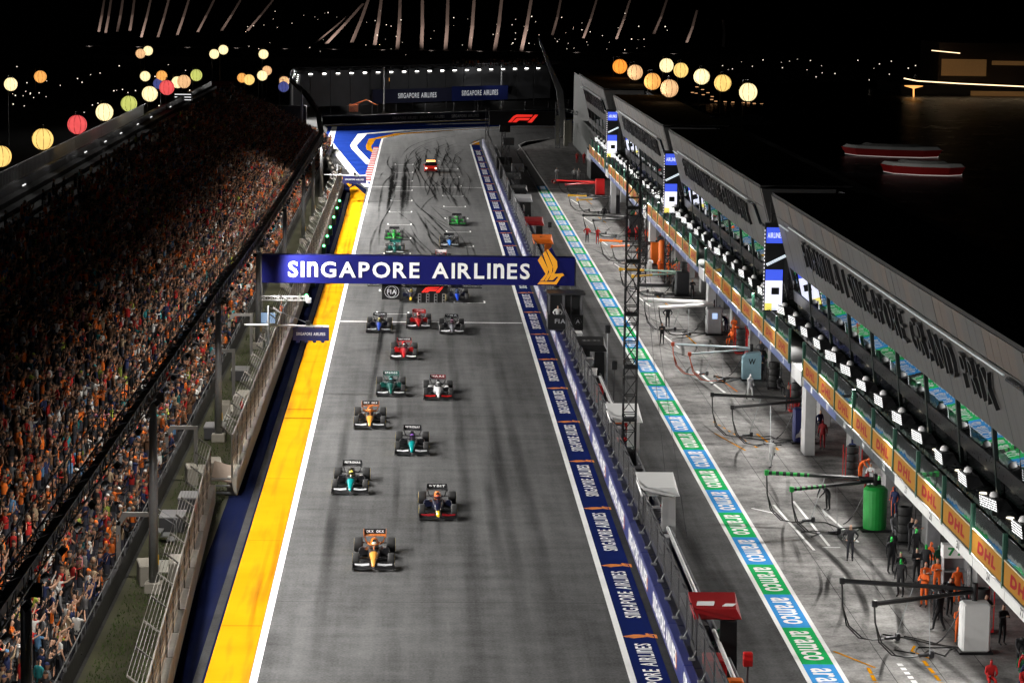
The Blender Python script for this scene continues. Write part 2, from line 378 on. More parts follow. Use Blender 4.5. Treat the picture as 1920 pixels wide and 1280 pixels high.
ys = 112.6
for k in range(-1, 24):
    y = 112.6 + 13.9*k
    if y > 440: break
    ob('lettering', sia_floor, side_strip, (9.66, y-6.6, 0.010), (0,0,R(90)))
    ob('bird_mark', bird_floor, side_strip, (9.66, y-0.6, 0.010), (0,0,R(90)), (1,1.15,1))

# green and blue lane between fast lane and apron
lane_strip = sheet('lane_strip', [(15.78,60),(17.42,60),(17.42,432),(15.9,432)], 0.004, AS_DARK, kind='structure', label='chequered blue and green sponsor strip along the pit lane')
strip_pts('white_line', [(15.86,60),(15.86,431.5),(16.8,439)], 0.2, 0.016, P_WHITE, lane_strip)
strip_pts('white_line', [(17.36,60),(17.36,355.5),(17.0,431),(16.8,446.9),(18.3,455.8),(22.9,467.2)], 0.2, 0.016, P_WHITE, lane_strip)
ara = text_mesh('lettering', 'aramco', 5.0, 0.86, P_WHITE, bold=0.02, slant=0.0, gap=0.07)
tile = {c: MB().poly([(15.95,0,0.010),(17.27,0,0.010),(17.27,6.3,0.010),(15.95,6.3,0.010)]).mesh('tile', m) for c, m in (('b',P_CYAN),('g',P_GREEN))}
for k in range(-2, 39):
    y = 113.6 + 6.3*k
    ob('tile', tile['g' if k % 2 else 'b'], lane_strip, (0, y, 0))
    ob('lettering', ara, lane_strip, (16.6, y+3.15, 0.016), (0,0,R(-90)))

# start line, finish line, grid boxes
strip_pts('start_line', [(-6.1,216.0),(8.6,216.0)], 0.30, 0.008, P_WHITE, track)
strip_pts('timing_line', [(-6.1,355.4),(8.6,355.4)], 0.30, 0.008, P_WHITE, track)
strip_pts('timing_line', [(11.1,355.4),(15.7,355.4)], 0.25, 0.008, P_WHITE, pit_lane)
strip_pts('timing_line', [(17.5,355.4),(22.0,355.4)], 0.25, 0.008, P_WHITE, apron)
def grid_box(x, y):
    b = MB()
    b.poly([(x-1.3,y,0.008),(x+1.3,y,0.008),(x+1.3,y+0.16,0.008),(x-1.3,y+0.16,0.008)])
    for s in (-1, 1): b.poly([(x+s*1.3-0.07,y+0.16,0.008),(x+s*1.3+0.07,y+0.16,0.008),(x+s*1.3+0.07,y+1.6,0.008),(x+s*1.3-0.07,y+1.6,0.008)])
    b.build('grid_box', P_WHITE, track)
for k in range(12):
    grid_box(4.6, 229.0+16*k); grid_box(-1.9, 221.0+16*k)

# red and white kerb, painted run-off of the last corner
corner = sheet('corner_run_off', [(-6.35,353),(-6.2,435),(-6.1,462),(-4,477),(1.7,487),(11.6,498),(26,513),(60,541),(60,553),(26,530),(7,518),(-4,508),(-16.4,496),(-15.2,446),(-9.4,380)], 0.003, P_BLUE, kind='structure', label='bright blue painted run-off outside the last corner')
strip_pts('white_band', [(-15.1,494),(-14.5,447),(-8.9,379),(-6.4,355)], [0.9,1.2,1.2,1.0], 0.012, P_WHITE, corner)
strip_pts('white_band', [(30,506),(11.6,499.5),(-2,485),(-9.6,472.5),(-10.4,441),(-10.0,433),(-6.9,397)], [0.5,0.6,3.0,1.6,1.1,1.1,1.1], 0.012, P_WHITE, corner)
strip_pts('yellow_band', [(40,508),(11.6,494.3),(-3,474.5),(-7.6,458),(-7.9,439),(-7.6,431),(-6.7,424)], [0.5,0.6,2.2,1.2,0.9,0.9,0.8], 0.012, P_YEL, corner)
strip_pts('yellow_band', [(-16,496),(-4,507.6),(7,518),(26,530),(60,553)], [2.2,2.4,2.4,2.4,2.4], 0.012, paint('pale_yellow_paint',(0.75,0.62,0.25),0.3), corner)
strip_pts('white_band', [(2,505),(12,512),(26,523),(60,548)], [2.0,3.0,3.0,3.0], 0.012, P_WHITE, corner)
kerb = ob('kerb'); kerb['kind'] = 'structure'
kr = {c: MB().bbox(-0.45,0.45,0,2.26,0,0.06,0.02).mesh('kerb_block', m) for c, m in (('r',mat('kerb_red',(0.32,0.008,0.008),0.8,spec=.05)),('w',mat('kerb_white',(0.42,0.42,0.41),0.8,spec=.05)))}
for k in range(32): ob('kerb_block', kr['r' if k % 2 else 'w'], kerb, (-6.75 + 0.006*k, 363+2.28*k, 0.012))

# tyre marks
def ribbon(name, pts, w, z, m, parent):
    P = [Vector(p) for p in pts]; out = []
    for i in range(len(P)-1):                                   # smooth polyline
        a, b_, c, d = P[max(i-1,0)], P[i], P[i+1], P[min(i+2,len(P)-1)]
        for t in np.linspace(0,1,6)[:-1]:
            out.append(0.5*((2*b_)+(c-a)*t+(2*a-5*b_+4*c-d)*t*t+(3*b_-a-3*c+d)*t**3))
    out.append(P[-1]); vs, fs, ed = [], [], []
    for i, p in enumerate(out):
        d = (out[min(i+1,len(out)-1)]-out[max(i-1,0)]).normalized(); n = Vector((-d.y,d.x))
        end = min(1.0, i/4, (len(out)-1-i)/4)
        for s, e in ((-0.5,0.0),(-0.22,1.0),(0.22,1.0),(0.5,0.0)):
            vs.append((p.x+n.x*w*s, p.y+n.y*w*s, z)); ed.append(e*end)
    for i in range(len(out)-1):
        for k in range(3): fs.append((i*4+k, i*4+k+1, (i+1)*4+k+1, (i+1)*4+k))
    me = bpy.data.meshes.new(name); me.from_pydata(vs, [], fs); me.materials.append(m)
    at = me.attributes.new('edge', 'FLOAT', 'POINT'); at.data.foreach_set('value', ed); me.update()
    return ob(name, me, parent)
RUB = rubber_mark('rubber_mark', 0.8); RUB3 = rubber_mark('launch_rubber_mark', 0.62); RUB2 = rubber_mark('faint_rubber_mark', 0.38)
zz = 0.016
for k in range(24):                                            # launches: two lanes of wheel tracks, far end
    x = -3.2+random.uniform(-0.35,0.35)+(1.7 if k % 2 else 0); y0 = random.uniform(300,345); y1 = random.uniform(365,420)
    ribbon('tyre_mark', [(x,y0),(x+random.uniform(-.2,.2),(y0+y1)/2),(x+random.uniform(-.3,.3),y1)], random.uniform(0.35,0.55), zz, RUB3, track); zz += 0.0006
arcs = [[(-4.3,305),(-4.5,330),(-4.4,360),(-3.4,380),(-4.4,400),(-4.0,424)], [(-3.8,275),(-4.0,300),(-3.2,322),(-2.6,345)], [(-2.6,410),(-1.0,440),(3,462),(9,478)],
        [(-1.6,395),(-0.5,430),(3.5,458),(11,482)], [(-0.9,340),(-0.4,380),(0.6,405),(-0.2,425),(1.5,445)], [(0.6,350),(0.2,372),(-0.3,390),(0.8,425)], [(2.5,330),(1.9,350),(0.8,372),(0.2,400),(1.8,432)],
        [(0.9,318),(2.5,300),(3.6,288)], [(-0.6,333),(1.2,316),(3.9,298),(4.8,283)], [(-0.8,342),(0.2,325),(2.4,305),(4.4,290)], [(0.3,312),(1.6,292),(3.2,276)], [(-0.7,300),(0.1,285),(1.6,270),(2.4,258)],
        [(1.1,338),(1.6,350),(2.0,372),(3.0,390)], [(2.2,334),(2.4,352),(1.8,365),(1.2,388)], [(3.2,334),(3.4,352),(3.0,372)], [(2.0,326),(3.8,318),(5.2,308),(5.6,300)], [(4.5,345),(4.1,362),(4.4,384)], [(5.4,338),(5.5,352),(5.0,372)],
        [(5.0,255),(5.2,275),(4.6,292)], [(5.8,250),(5.9,270),(5.5,286)], [(-4.6,262),(-4.7,285),(-4.2,300)], [(-0.3,290),(0.0,276),(0.9,264),(1.8,255)], [(2.9,345),(1.7,336),(1.0,328),(0.4,318)], [(1.6,378),(2.5,362),(3.6,352),(4.4,340),(5.2,330)],
        [(-3.2,250),(-2.9,262),(-2.2,278)], [(-1.2,262),(-1.6,280),(-1.3,300)], [(1.2,410),(2.6,392),(3.4,384)], [(2.2,425),(4.0,410),(5.2,402)], [(-5.2,366),(-4.9,378),(-4.6,382)], [(3.0,262),(2.6,276),(2.3,284)]]
for _ in range(24):
    x, y_ = random.uniform(-1.2,5.2), random.uniform(322,425); s_ = random.choice((-1,1,1)); L_ = random.uniform(25,60); arcs.append([(x,y_),(x-s_*random.uniform(.2,.7),y_+L_*.35),(x-s_*random.uniform(.2,1.0),y_+L_*.65),(x+random.uniform(-.5,2.0)*(y_-300)/100,y_+L_)])
for _ in range(10):
    x, y_ = random.uniform(0,4.5), random.uniform(245,300); arcs.append([(x,y_),(x-random.uniform(.5,1.2),y_+12),(x-random.uniform(1.5,3),y_+random.uniform(28,40))])
for a in arcs[30:54]: arcs.append([(x_+1.55,y_+random.uniform(-1,1)) for x_, y_ in a])
for a in arcs: ribbon('tyre_mark', a, random.uniform(0.17,0.32), zz, RUB, track); zz += 0.0006
for x, y0, y1, w, m_ in ((1.2,128,141,0.35,RUB2),(4.2,118,160,0.7,RUB2),(4.8,112,190,0.8,RUB2),(-3.0,150,215,0.5,RUB2),(-0.9,150,225,0.55,RUB2),(-1.0,132,155,0.4,RUB2),(0.2,128,150,0.4,RUB2),(6.2,110,210,0.9,RUB2),(-4.0,105,180,0.7,RUB2),(2.6,105,240,0.8,RUB2),(-2.9,176,232,0.4,RUB),(-1.2,180,236,0.4,RUB)):
    ribbon('tyre_mark', [(x,y0),(x+random.uniform(-.25,.25),(y0+y1)/2),(x+random.uniform(-.2,.2),y1)], w, zz, m_, track); zz += 0.0006
for a, w in (([(14.4,108),(14.2,118),(13.9,128),(13.6,150)],0.7),([(13.4,105),(13.7,125),(13.5,146)],0.6),([(14.9,112),(14.6,122),(14.2,134)],0.5),([(13.0,118),(13.0,140),(13.1,175)],0.6),([(13.8,170),(13.7,210),(13.6,260)],0.6),([(14.6,180),(14.5,230),(14.4,280)],0.5)):
    ribbon('tyre_mark', a, w, zz, RUB2, pit_lane); zz += 0.0006
for a, w in (([(19.2,140),(20.0,131),(20.5,124),(20.2,117),(19.0,111)],0.42),([(20.7,139),(21.6,130),(22.0,123),(21.5,116),(20.5,110)],0.42),([(18.0,112),(19.0,116),(19.8,121)],0.25),([(17.8,117),(18.8,121),(19.3,126)],0.2),([(19.6,114),(20.4,109),(21.2,104)],0.4),([(21.0,113),(21.8,108),(22.4,103)],0.4),
            ([(17.9,168),(18.6,162),(19.6,158)],0.2),([(18.2,150),(19,156),(20.3,160)],0.2),([(20.6,176),(21.0,170),(21.3,164)],0.35),([(19,190),(19.8,183),(20.4,177)],0.3),([(18,205),(19.4,199),(21,194)],0.2),([(18.2,225),(19.4,218),(20.6,213)],0.3),([(18,250),(19.2,243),(20.6,240)],0.3),([(18,276),(19.2,268),(20.8,262)],0.3),([(18,300),(19.4,292),(20.6,288)],0.3),([(18.4,320),(19.8,312),(21,309)],0.3),([(17.8,126),(18.6,133),(19.4,137)],0.2),([(18.6,104),(19.5,108),(20.4,110)],0.2)):
    ribbon('tyre_mark', a, w, zz, RUB, apron); zz += 0.0006
for yj, w_ in ((113.4,.10),(131,.06),(147.5,.10),(168,.5),(171.5,.3),(193,.08),(236,.2),(244,.2)):
    strip_pts('paving_joint', [(-8.2,yj),(-6.5,yj)], w_, 0.0105, paint('joint_stain',(0.16,0.07,0.004),.2), run_off)
for yj, w_ in ((118,.05),(139,.05),(161,.06),(169.5,2.6),(188,.06),(214,.08),(240,.6),(262,.5)):
    strip_pts('paving_joint', [(-6.1,yj),(8.6,yj)], w_, 0.0032, AS_DARK if w_ < .3 else asphalt('patch_asphalt_%d' % int(yj), 0.07, .3), track)
for _ in range(9):
    x, y_ = random.uniform(-8.0,-6.7), random.uniform(100,320); ribbon('tyre_mark', [(x,y_),(x+random.uniform(-.2,.2),y_+9),(x+random.uniform(-.3,.3),y_+random.uniform(16,34))], random.uniform(.15,.3), zz, RUB2, run_off); zz += .0006
for _ in range(26):
    x, y_ = random.uniform(18.2,22.5), random.uniform(102,300); ribbon('tyre_mark', [(x,y_),(x+random.uniform(.2,.9),y_+4),(x+random.uniform(.3,1.6),y_+random.uniform(7,12))], random.uniform(.15,.34), zz, RUB if random.random() < .5 else RUB3, apron); zz += .0006
# pit box paint
def dash(pts, n, w, m, gap=0.4, z=0.012):
    a, b_ = Vector(pts[0]), Vector(pts[1])
    for i in range(n):
        p, q = a.lerp(b_, i/n), a.lerp(b_, (i+1-gap)/n); strip_pts('box_marking', [tuple(p), tuple(q)], w, z, m, apron)
dash([(20.0,107.5),(20.2,101.5)], 9, 0.22, P_WHITE); dash([(18.6,106.8),(18.4,101)], 5, 0.16, P_YEL, 0.2); dash([(21.1,108),(21.2,101)], 6, 0.16, P_YEL, 0.25)
strip_pts('box_marking', [(17.6,109.5),(18.9,106.8)], 0.12, 0.012, P_YEL, apron); strip_pts('box_marking', [(21.2,110.5),(20.9,109.6),(21.4,108.4)], 0.12, 0.012, P_YEL, apron)
for pts in ([(19.2,141),(19.7,129.5)], [(20.4,142),(20.6,130.5)], [(21.6,138),(21.5,141),(22.2,131.5)], [(17.9,140),(19.0,138.6)], [(20.2,130.2),(21.1,130.2)]):
    strip_pts('box_marking', pts, 0.14, 0.012, P_WHITE, apron)
dash([(18.9,168),(20.6,158)], 9, 0.1, P_YEL, 0.5); strip_pts('box_marking', [(18.5,163.6),(19.7,157.5)], 0.12, 0.012, P_YEL, apron); strip_pts('box_marking', [(21.1,163.5),(21.7,157.8)], 0.14, 0.012, P_YEL, apron)
strip_pts('box_marking', [(20.1,190),(21.0,180)], 0.2, 0.012, P_WHITE, apron); strip_pts('box_marking', [(21.2,188),(21.9,180.5)], 0.14, 0.012, P_ORANGE, apron)
for yy in (206, 232, 258, 284, 309, 334):
    strip_pts('box_marking', [(19.4,yy+4),(20.0,yy-4)], 0.14, 0.012, P_WHITE, apron); strip_pts('box_marking', [(21.2,yy+4),(21.6,yy-3)], 0.12, 0.012, P_YEL, apron)
strip_pts('box_marking', [(17.5,128),(24.5,128.0)], 0.03, 0.009, AS_DARK, apron)
for yy in range(104, 360, 8): strip_pts('slab_joint', [(17.5,yy),(25.4,yy)], 0.035, 0.007, AS_DARK, apron)
for xx in (19.4, 21.4, 23.4): strip_pts('slab_joint', [(xx,100),(xx,350)], 0.03, 0.0075, AS_DARK, apron)

# grass verge between stand and fence
GRASS = mat('verge_grass', (0.033,0.033,0.013), 0.9, var=0.85, scale=0.9, bump=0.5)
verge = sheet('verge', [(-13.2,60),(-9.9,60),(-9.9,360),(-13.2,360)], 0.002, GRASS, kind='structure')
b = MB()
for _ in range(9000):
    y = 100+ (random.random()**1.6)*130; x = random.uniform(-12.9,-10.1); a = random.uniform(0,6.3); h = random.uniform(0.05,0.16); w = 0.025
    dx, dy = math.cos(a)*w, math.sin(a)*w; b.add([(x-dx,y-dy,0),(x+dx,y+dy,0),(x+random.uniform(-.05,.05),y+random.uniform(-.05,.05),h)], [(0,1,2)], 0)
gm = bpy.data.meshes.new('grass'); gm.from_pydata(b.v, [], b.f); gm.materials.append(mat('grass_blade', (0.05,0.085,0.016), 0.8, var=0.4, scale=2)); tag(ob('grass', gm), 'patchy green grass beside the grandstand', None, None, 'stuff')['category'] = 'grass'

# ================================================================== light poles, light truss, floodlights
LAMP = glow('flood_lamp_face', (1.0,0.97,0.92), 9.0)
def spot(name, loc, target, power, size=115, blend=0.7, rad=0.25, col=(1,0.97,0.93), parent=None):
    l = bpy.data.lights.new(name, 'SPOT'); l.energy = power; l.spot_size = R(size); l.spot_blend = blend; l.shadow_soft_size = rad; l.color = col
    o = bpy.data.objects.new(name, l); COL.objects.link(o); o.location = loc
    o.rotation_euler = (Vector(target)-Vector(loc)).to_track_quat('-Z', 'Y').to_euler()
    if parent: o.parent = parent
    return o
pole_b = MB(); pole_b.tube([(0,0,0),(0,0,4.5),(0,0,8.6)], [0.24,0.20,0.17], 10); pole_m = pole_b.mesh('shaft', STEEL, True)
base_m = MB().bbox(-0.4,0.4,-0.4,0.4,0,0.5,0.04).mesh('plinth', CONC); brk_m = MB().box(-0.5,0.5,-0.12,0.12,8.3,8.7).mesh('bracket', BLACK)
panel_m = MB().box(0.20,0.23,-0.09,0.09,1.3,1.75).mesh('warning_plate', YELLOW)
near = ['nearest the camera at the left edge', 'beside the front rows, second nearest', 'third from the camera', 'fourth from the camera', 'behind the left end of the overhead sign', 'sixth from the camera', 'seventh from the camera', 'farthest along the straight']
for i, y in enumerate((80.2,119.6,159.3,199.5,239.5,279,305,331)):
    t = thing('light_pole', 'grey steel floodlight pole '+near[i], 'light pole', (-11.7,y,0), 0, 'floodlight poles along the grandstand')
    ob('shaft', pole_m, t, scale=(1,1,(float(np.interp(y,(70,119.6,159.3,199.5,239.5,331),(9.95,9.55,9.15,8.5,8.3,8.3)))-.35)/8.6)); ob('plinth', base_m, t); ob('bracket', brk_m, t, (0,0,float(np.interp(y,(70,119.6,159.3,199.5,239.5,331),(9.95,9.55,9.15,8.5,8.3,8.3)))-9.15)); ob('warning_plate', panel_m, t)
def truss_mesh(path, w=0.8, h=0.8, bay=1.6, r=0.045, cover=False):
    b = MB(); P = [Vector(p) for p in path]
    for i in range(len(P)-1):
        a, c = P[i], P[i+1]; d = (c-a); L_ = d.length; d.normalize()
        u = d.cross(Vector((0,0,1)))
        if u.length < 0.1: u = Vector((1,0,0))
        u.normalize(); v = u.cross(d).normalized()
        cr = [u*w/2+v*h/2, -u*w/2+v*h/2, -u*w/2-v*h/2, u*w/2-v*h/2]
        for q in cr: b.tube([a+q, c+q], r, 4)
        n = max(1, int(L_/bay))
        for k in range(n):
            p, q2 = a+d*(L_*k/n), a+d*(L_*(k+1)/n)
            for s in range(4):
                b.tube([p+cr[s], p+cr[(s+1)%4]], r*0.6, 3, caps=False)
                b.tube([p+cr[s], q2+cr[(s+1)%4]] if k % 2 else [p+cr[(s+1)%4], q2+cr[s]], r*0.6, 3, caps=False)
        if cover: b.loft([[a+u*0.16-v*0.2, a-u*0.16-v*0.2, a-u*0.16+v*0.1, a+u*0.16+v*0.1], [c+u*0.16-v*0.2, c-u*0.16-v*0.2, c-u*0.16+v*0.1, c+u*0.16+v*0.1]])
    return b
TZ = lambda y: float(np.interp(y, (70,119.6,159.3,199.5,239.5,331), (9.95,9.55,9.15,8.5,8.3,8.3)))
path = [(-11.7,y,TZ(y)) for y in (70,119.6,159.3,199.5,239.5,279,331)] + [(-14.0,380,8.6),(-17.8,430,8.8),(-22.4,479,9.0),(-24,524,9.0)]
lt = thing('light_truss', 'long black floodlight truss running above the front of the grandstand', 'truss')
tb = truss_mesh(path, .55, .6, 1.6, .04, cover=True); tb.build('truss_frame', BLACK, lt)
hb = MB()
for k in range(160):                                           # catwalk rail along the truss
    y = 72+1.6*k; z = TZ(y)
    hb.tube([(-12.15,y,z+0.3),(-12.15,y,z+1.1)], 0.025, 3, caps=False)
hb.tube([(-12.15,y,TZ(y)+1.1) for y in (72,119.6,159.3,199.5,239.5,326)], 0.03, 4); hb.build('hand_rail', DSTEEL, lt)
fh = MB(); fh.loft([[(0,-0.32,-0.25),(0,0.32,-0.25),(0,0.32,0.25),(0,-0.32,0.25)], [(0.62,-0.45,-0.36),(0.62,0.45,-0.36),(0.62,0.45,0.36),(0.62,-0.45,0.36)]], 0, False)
fh.box(-0.25,0,-0.1,0.1,-0.1,0.1); fh_m = fh.mesh('housing', BLACK)
ff_m = MB().box(0.20,0.22,-0.34,0.34,-0.26,0.26).mesh('lamp_face', LAMP)
fy_m = MB().tube([(-0.15,0,0.1),(-0.45,0,0.5)], 0.05, 6).mesh('yoke', BLACK)
def flood(loc, rz, tilt, label, group, sc=1.0):
    t = thing('floodlight', label, 'floodlight', loc, 0, group); t.scale = (sc,)*3; t.rotation_euler = Euler((0, tilt, rz), 'XYZ')
    ob('housing', fh_m, t); ob('lamp_face', ff_m, t); ob('yoke', fy_m, t); return t
n = 0; y = 74.0
while y < 334:
    z = TZ(y)-0.6
    flood((-11.45,y,z+.05), 0, R(42), f'black floodlight under the long truss, {nth(n+1)} from the near end', 'floodlights under the long truss', .38)
    if n % 2 == 0:
        spot('flood_beam', (-11.75,y,z-0.4), (5.0,y,0), TRUSS_W*2*(1+max(0,(y-230))/150), 120, 0.45)
        spot('crowd_fill', (-12.1,y,z-0.35), (-15.6,y+3,1.2), CROWD_W, 104, 1.0, 0.3, (1,0.95,0.88))  # added fill to brighten the crowd, no lamp of its own
    y += 4; n += 1
for k in range(15):                                            # beams along the bend of the truss, added to brighten the corner; fittings unseen
    y = 342+9.5*k; x = float(np.interp(y, (331,380,430,479), (-11.7,-14.0,-17.8,-22.4)))
    spot('flood_beam', (x-.1,y,8.0), (x+11.5,y-2,0), TRUSS_W*3.4, 88, 0.7)
for k in range(20):                                            # row of lit floods round the corner
    t_ = k/19; p = Vector((-23.4,524,9.0)).lerp(Vector((25.6,577,9.0)), t_)
    flood((p.x,p.y,p.z-0.45), R(-80), R(40), f'lit white floodlight above the corner wall, {nth(k+1)} from the left', 'lit floodlights above the corner')
    if k % 3 == 1 and k < 14: spot('corner_beam', (p.x+.1,p.y-0.6,p.z-0.8), (p.x-6,p.y-40,0), CORNER_W*1.6, 84, 0.8)
for k in range(5):
    p = Vector((-22.2,481,9.0)).lerp(Vector((-23.6,518,9.0)), k/4)
    flood((p.x+0.5,p.y,p.z-0.45), R(-45), R(35), f'lit floodlight at the far bend of the truss, {nth(k+1)} of five', 'lit floodlights at the truss bend')
ct = thing('light_truss', 'thin dark truss carrying the lit floodlights over the corner', 'truss'); truss_mesh([(-24,524,9.3),(25.8,577.6,9.3),(30,582,9.3)], 0.5, 0.5).build('truss_frame', DSTEEL, ct)
for i, (x, y) in enumerate(((-6.8,547),(17.6,570),(-24.3,526),(-18.6,436))):
    ob_ = thing('light_pole', 'grey lamp pole '+['in the middle of the corner wall','near the right end of the corner wall','at the far bend of the truss','at the far end of the grandstand fence'][i], 'light pole', (x,y,0), 0, 'poles at the corner')
    MB().tube([(0,0,0),(0,0,9.2)], [0.24,0.17], 8).build('shaft', STEEL, ob_); MB().box(-.3,.3,-.3,.3,0,.4).build('plinth', CONC, ob_)

# ================================================================== fences
MESHM = mesh_screen('fence_mesh', (0.27,0.225,0.17), 0.5, 9.0, 0.1); MESHD = mesh_screen('dark_fence_mesh', (0.05,0.05,0.05), 0.42, 12.0, 0.5)
FPOST = mat('fence_post_steel', (0.12,0.112,0.10), 0.5, 0.4, var=0.3)
def fence(name, label, A_, B_, h, wall, lean, mesh_m, step=4.0, post=FPOST, wall_m=CONC, crank=0.6):
    A_, B_ = Vector(A_), Vector(B_); d = B_-A_; n = max(1, round(d.length/step)); ang = math.atan2(d.y, d.x)-PI/2
    t = thing(name, label, 'fence', (A_.x,A_.y,0), ang); L_ = d.length/n
    blk = MB().bbox(-0.28,0.28,0.015,L_-0.015,0,wall,0.04).mesh('concrete_block', wall_m)
    pst = MB().tube([(0,0,wall),(0,0,h),(lean*crank,0,h+0.45)], 0.05, 6).mesh('post', post)
    pan = MB().add([(0,0.03,wall),(0,L_-0.03,wall),(0,L_-0.03,h),(0,0.03,h)], [(0,1,2,3)]).mesh('mesh_panel', mesh_m)
    rb = MB()
    for q in range(6):
        f_ = q/5; rb.tube([(lean*crank*f_,0.0,h+0.45*f_),(lean*crank*f_,L_,h+0.45*f_)], 0.013, 4)
    rail = rb.mesh('top_rails', post)
    cb = MB()
    for q in (0.25,0.5,0.75,1): cb.tube([(0.04,0,wall+(h-wall)*q),(0.04,L_,wall+(h-wall)*q)], 0.02, 4)
    cable = cb.mesh('cables', post)
    for k in range(n):
        ob('concrete_block', blk, t, (0,k*L_,0)); ob('post', pst, t, (0,k*L_,0)); ob('mesh_panel', pan, t, (0,k*L_,0)); ob('top_rails', rail, t, (0,k*L_,0)); ob('cables', cable, t, (0,k*L_,0))
    ob('post', pst, t, (0,n*L_,0)); return t
fence('debris_fence', 'tall wire debris fence on concrete blocks along the yellow strip', (-9.75,142.5), (-9.75,350.5), 3.3, 1.0, -1, MESHM)
fence('debris_fence', 'nearest wire debris fence with a leaning top, set back at the bottom', (-9.35,92), (-10.75,140.5), 3.0, 1.0, -1, MESHM)
fence('low_barrier', 'low concrete barrier with a rail round the outside of the blue run-off', (-9.9,352), (-16.6,450), 1.1, 0.8, -1, MESHM, 6, crank=.1)
t = thing('fence_gate', 'low steel gate and folded tarpaulin closing the gap in the fence', 'gate', (-10.3,142.0,0))
MB().box(-0.5,0.5,-0.04,0.04,0.2,0.3).box(-0.5,0.5,-0.04,0.04,0.6,0.68).box(-0.5,0.5,-0.04,0.04,0.95,1.05).build('gate_rails', STEEL, t)
MB().loft([[(-0.55,0.2,1.0),(0.5,0.2,0.7),(0.5,2.2,1.2),(-0.55,2.2,1.5)], [(-0.5,0.2,1.08),(0.5,0.2,0.8),(0.5,2.2,1.3),(-0.5,2.2,1.6)]]).build('tarpaulin', mat('tarpaulin',(0.16,0.12,0.09),0.8,bump=0.6), t)
t = thing('fence_sign', 'small white and red sign fixed to the end of the fence', 'sign', (-9.55,147,0)); MB().box(-0.02,0.02,-0.5,0.5,1.5,2.6).build('sign_plate', WHITE, t)
ob('lettering', text_mesh('lettering','F1',0.8,0.4,RED), t, (0.03,0,2.3), (R(90),0,R(90))); ob('lettering', text_mesh('lettering','TURN',0.8,0.35,BLACK), t, (0.03,0,1.8), (R(90),0,R(90)))
# blocks, boxes, stairs and frames on the verge
blk = MB().bbox(-0.3,0.3,-0.9,0.9,0,1.0,0.05).mesh('block', CONC)
for i, (x, y, s) in enumerate(((-12.3,121.5,1.0),(-10.9,121.8,1.1),(-12.2,146,1.0),(-11.0,147.5,1.05),(-11.9,168,1.0),(-11.0,170,1.3),(-11.9,205,1.0))):
    tag(ob('concrete_block', blk, None, (x,y,0), (0,0,random.uniform(-.2,.2)), s), 'pale concrete block on the verge '+['left of the second light pole','at the foot of the second light pole','beside the fence gap','behind the end of the debris fence','in front of the third light pole','next to the traffic cone','far along the verge'][i], 'block', 'concrete blocks on the verge')
for i, (x, y) in enumerate(((-11.6,124.8),(-11.5,150),(-11.2,171.5))): tag(ob('paving_slab', MB().bbox(-0.8,0.8,-1.3,1.3,0,0.08,0.02).mesh('slab', mat('pale_slab',(0.42,0.41,0.36),0.8,var=0.2)), None, (x,y,0.003)), 'flat pale slab lying on the grass '+['near the second light pole','behind the fence gap','beside the traffic cone'][i], 'slab', 'slabs on the verge')
def gate_frame(y, lab):
    t = thing('portal_frame', lab, 'frame', (-12.9,y,0)); G = mat('portal_grey',(0.16,0.155,0.15),0.6)
    MB().box(-0.1,0.1,-0.1,0.1,0,2.7).build('upright', G, t, (-0.7,0,0)); MB().box(-0.1,0.1,-0.1,0.1,0,2.9).build('upright', G, t, (0.9,0,0))
    MB().loft([[(-0.8,-.1,2.5),(-0.6,-.1,2.5),(-0.6,.1,2.5),(-0.8,.1,2.5)],[(-0.5,-.1,3.1),(-0.3,-.1,2.9),(-0.3,.1,2.9),(-0.5,.1,3.1)],[(1.0,-.1,3.1),(1.0,-.1,2.9),(1.0,.1,2.9),(1.0,.1,3.1)]]).build('lintel', G, t)
for y, l in ((122.5,'grey bent portal frame beside the front rows near the second pole'),(146.5,'grey portal frame beside the fence gap'),(177,'grey portal frame beyond the third light pole'),(196,'grey portal frame left of the overhead sign')): gate_frame(y, l)
for i, (x, y) in enumerate(((-12.1,133.5),(-11.6,138.5),(-12.0,160.5),(-12.0,184))):
    t = thing('equipment_box', 'low dark equipment case on the grass '+['below the yellow plate pole','near the access steps','by the third light pole','far along the verge'][i], 'case', (x,y,0), 0, 'equipment cases on the verge'); MB().bbox(-0.6,0.6,-0.9,0.9,0.05,0.75,0.04).build('case_body', mat('case_grey',(0.05,0.05,0.055),0.5), t); MB().bbox(-0.62,0.62,-0.92,0.92,0.75,0.85,0.03).build('lid', GREYP, t)
t = thing('access_steps', 'small steel steps with handrails leading into the front row', 'steps', (-12.2,130.5,0))
for k in range(3): MB().box(-0.2,0.2,-0.5,0.5,0.2*k+0.15,0.2*k+0.2).build('tread', STEEL, t, (-0.3*k+0.3,0,0))
for s in (-0.5,0.5): MB().tube([(0.5,s,0),(0.5,s,1.0),(-0.6,s,1.7),(-0.6,s,0.4)], 0.03, 5).build('hand_rail', STEEL, t)
cn = MB(); cn.lathe([(0.16,0.03),(0.03,0.7)], 10, 0); cn.box(-.2,.2,-.2,.2,0,.03,0)
cone_m = cn.mesh('cone_body', mat('cone_orange',(0.7,0.1,0.02),0.5)); cb_m = MB().lathe([(0.118,0.25),(0.085,0.42)],10,0,caps=False).mesh('white_band', WHITE)
def cone(x, y, lab): t = thing('traffic_cone', lab, 'cone', (x,y,0.0)); ob('cone_body', cone_m, t); ob('white_band', cb_m, t, scale=(1.04,1.04,1))
cone(-11.5,172.5,'orange traffic cone with white band on the verge')
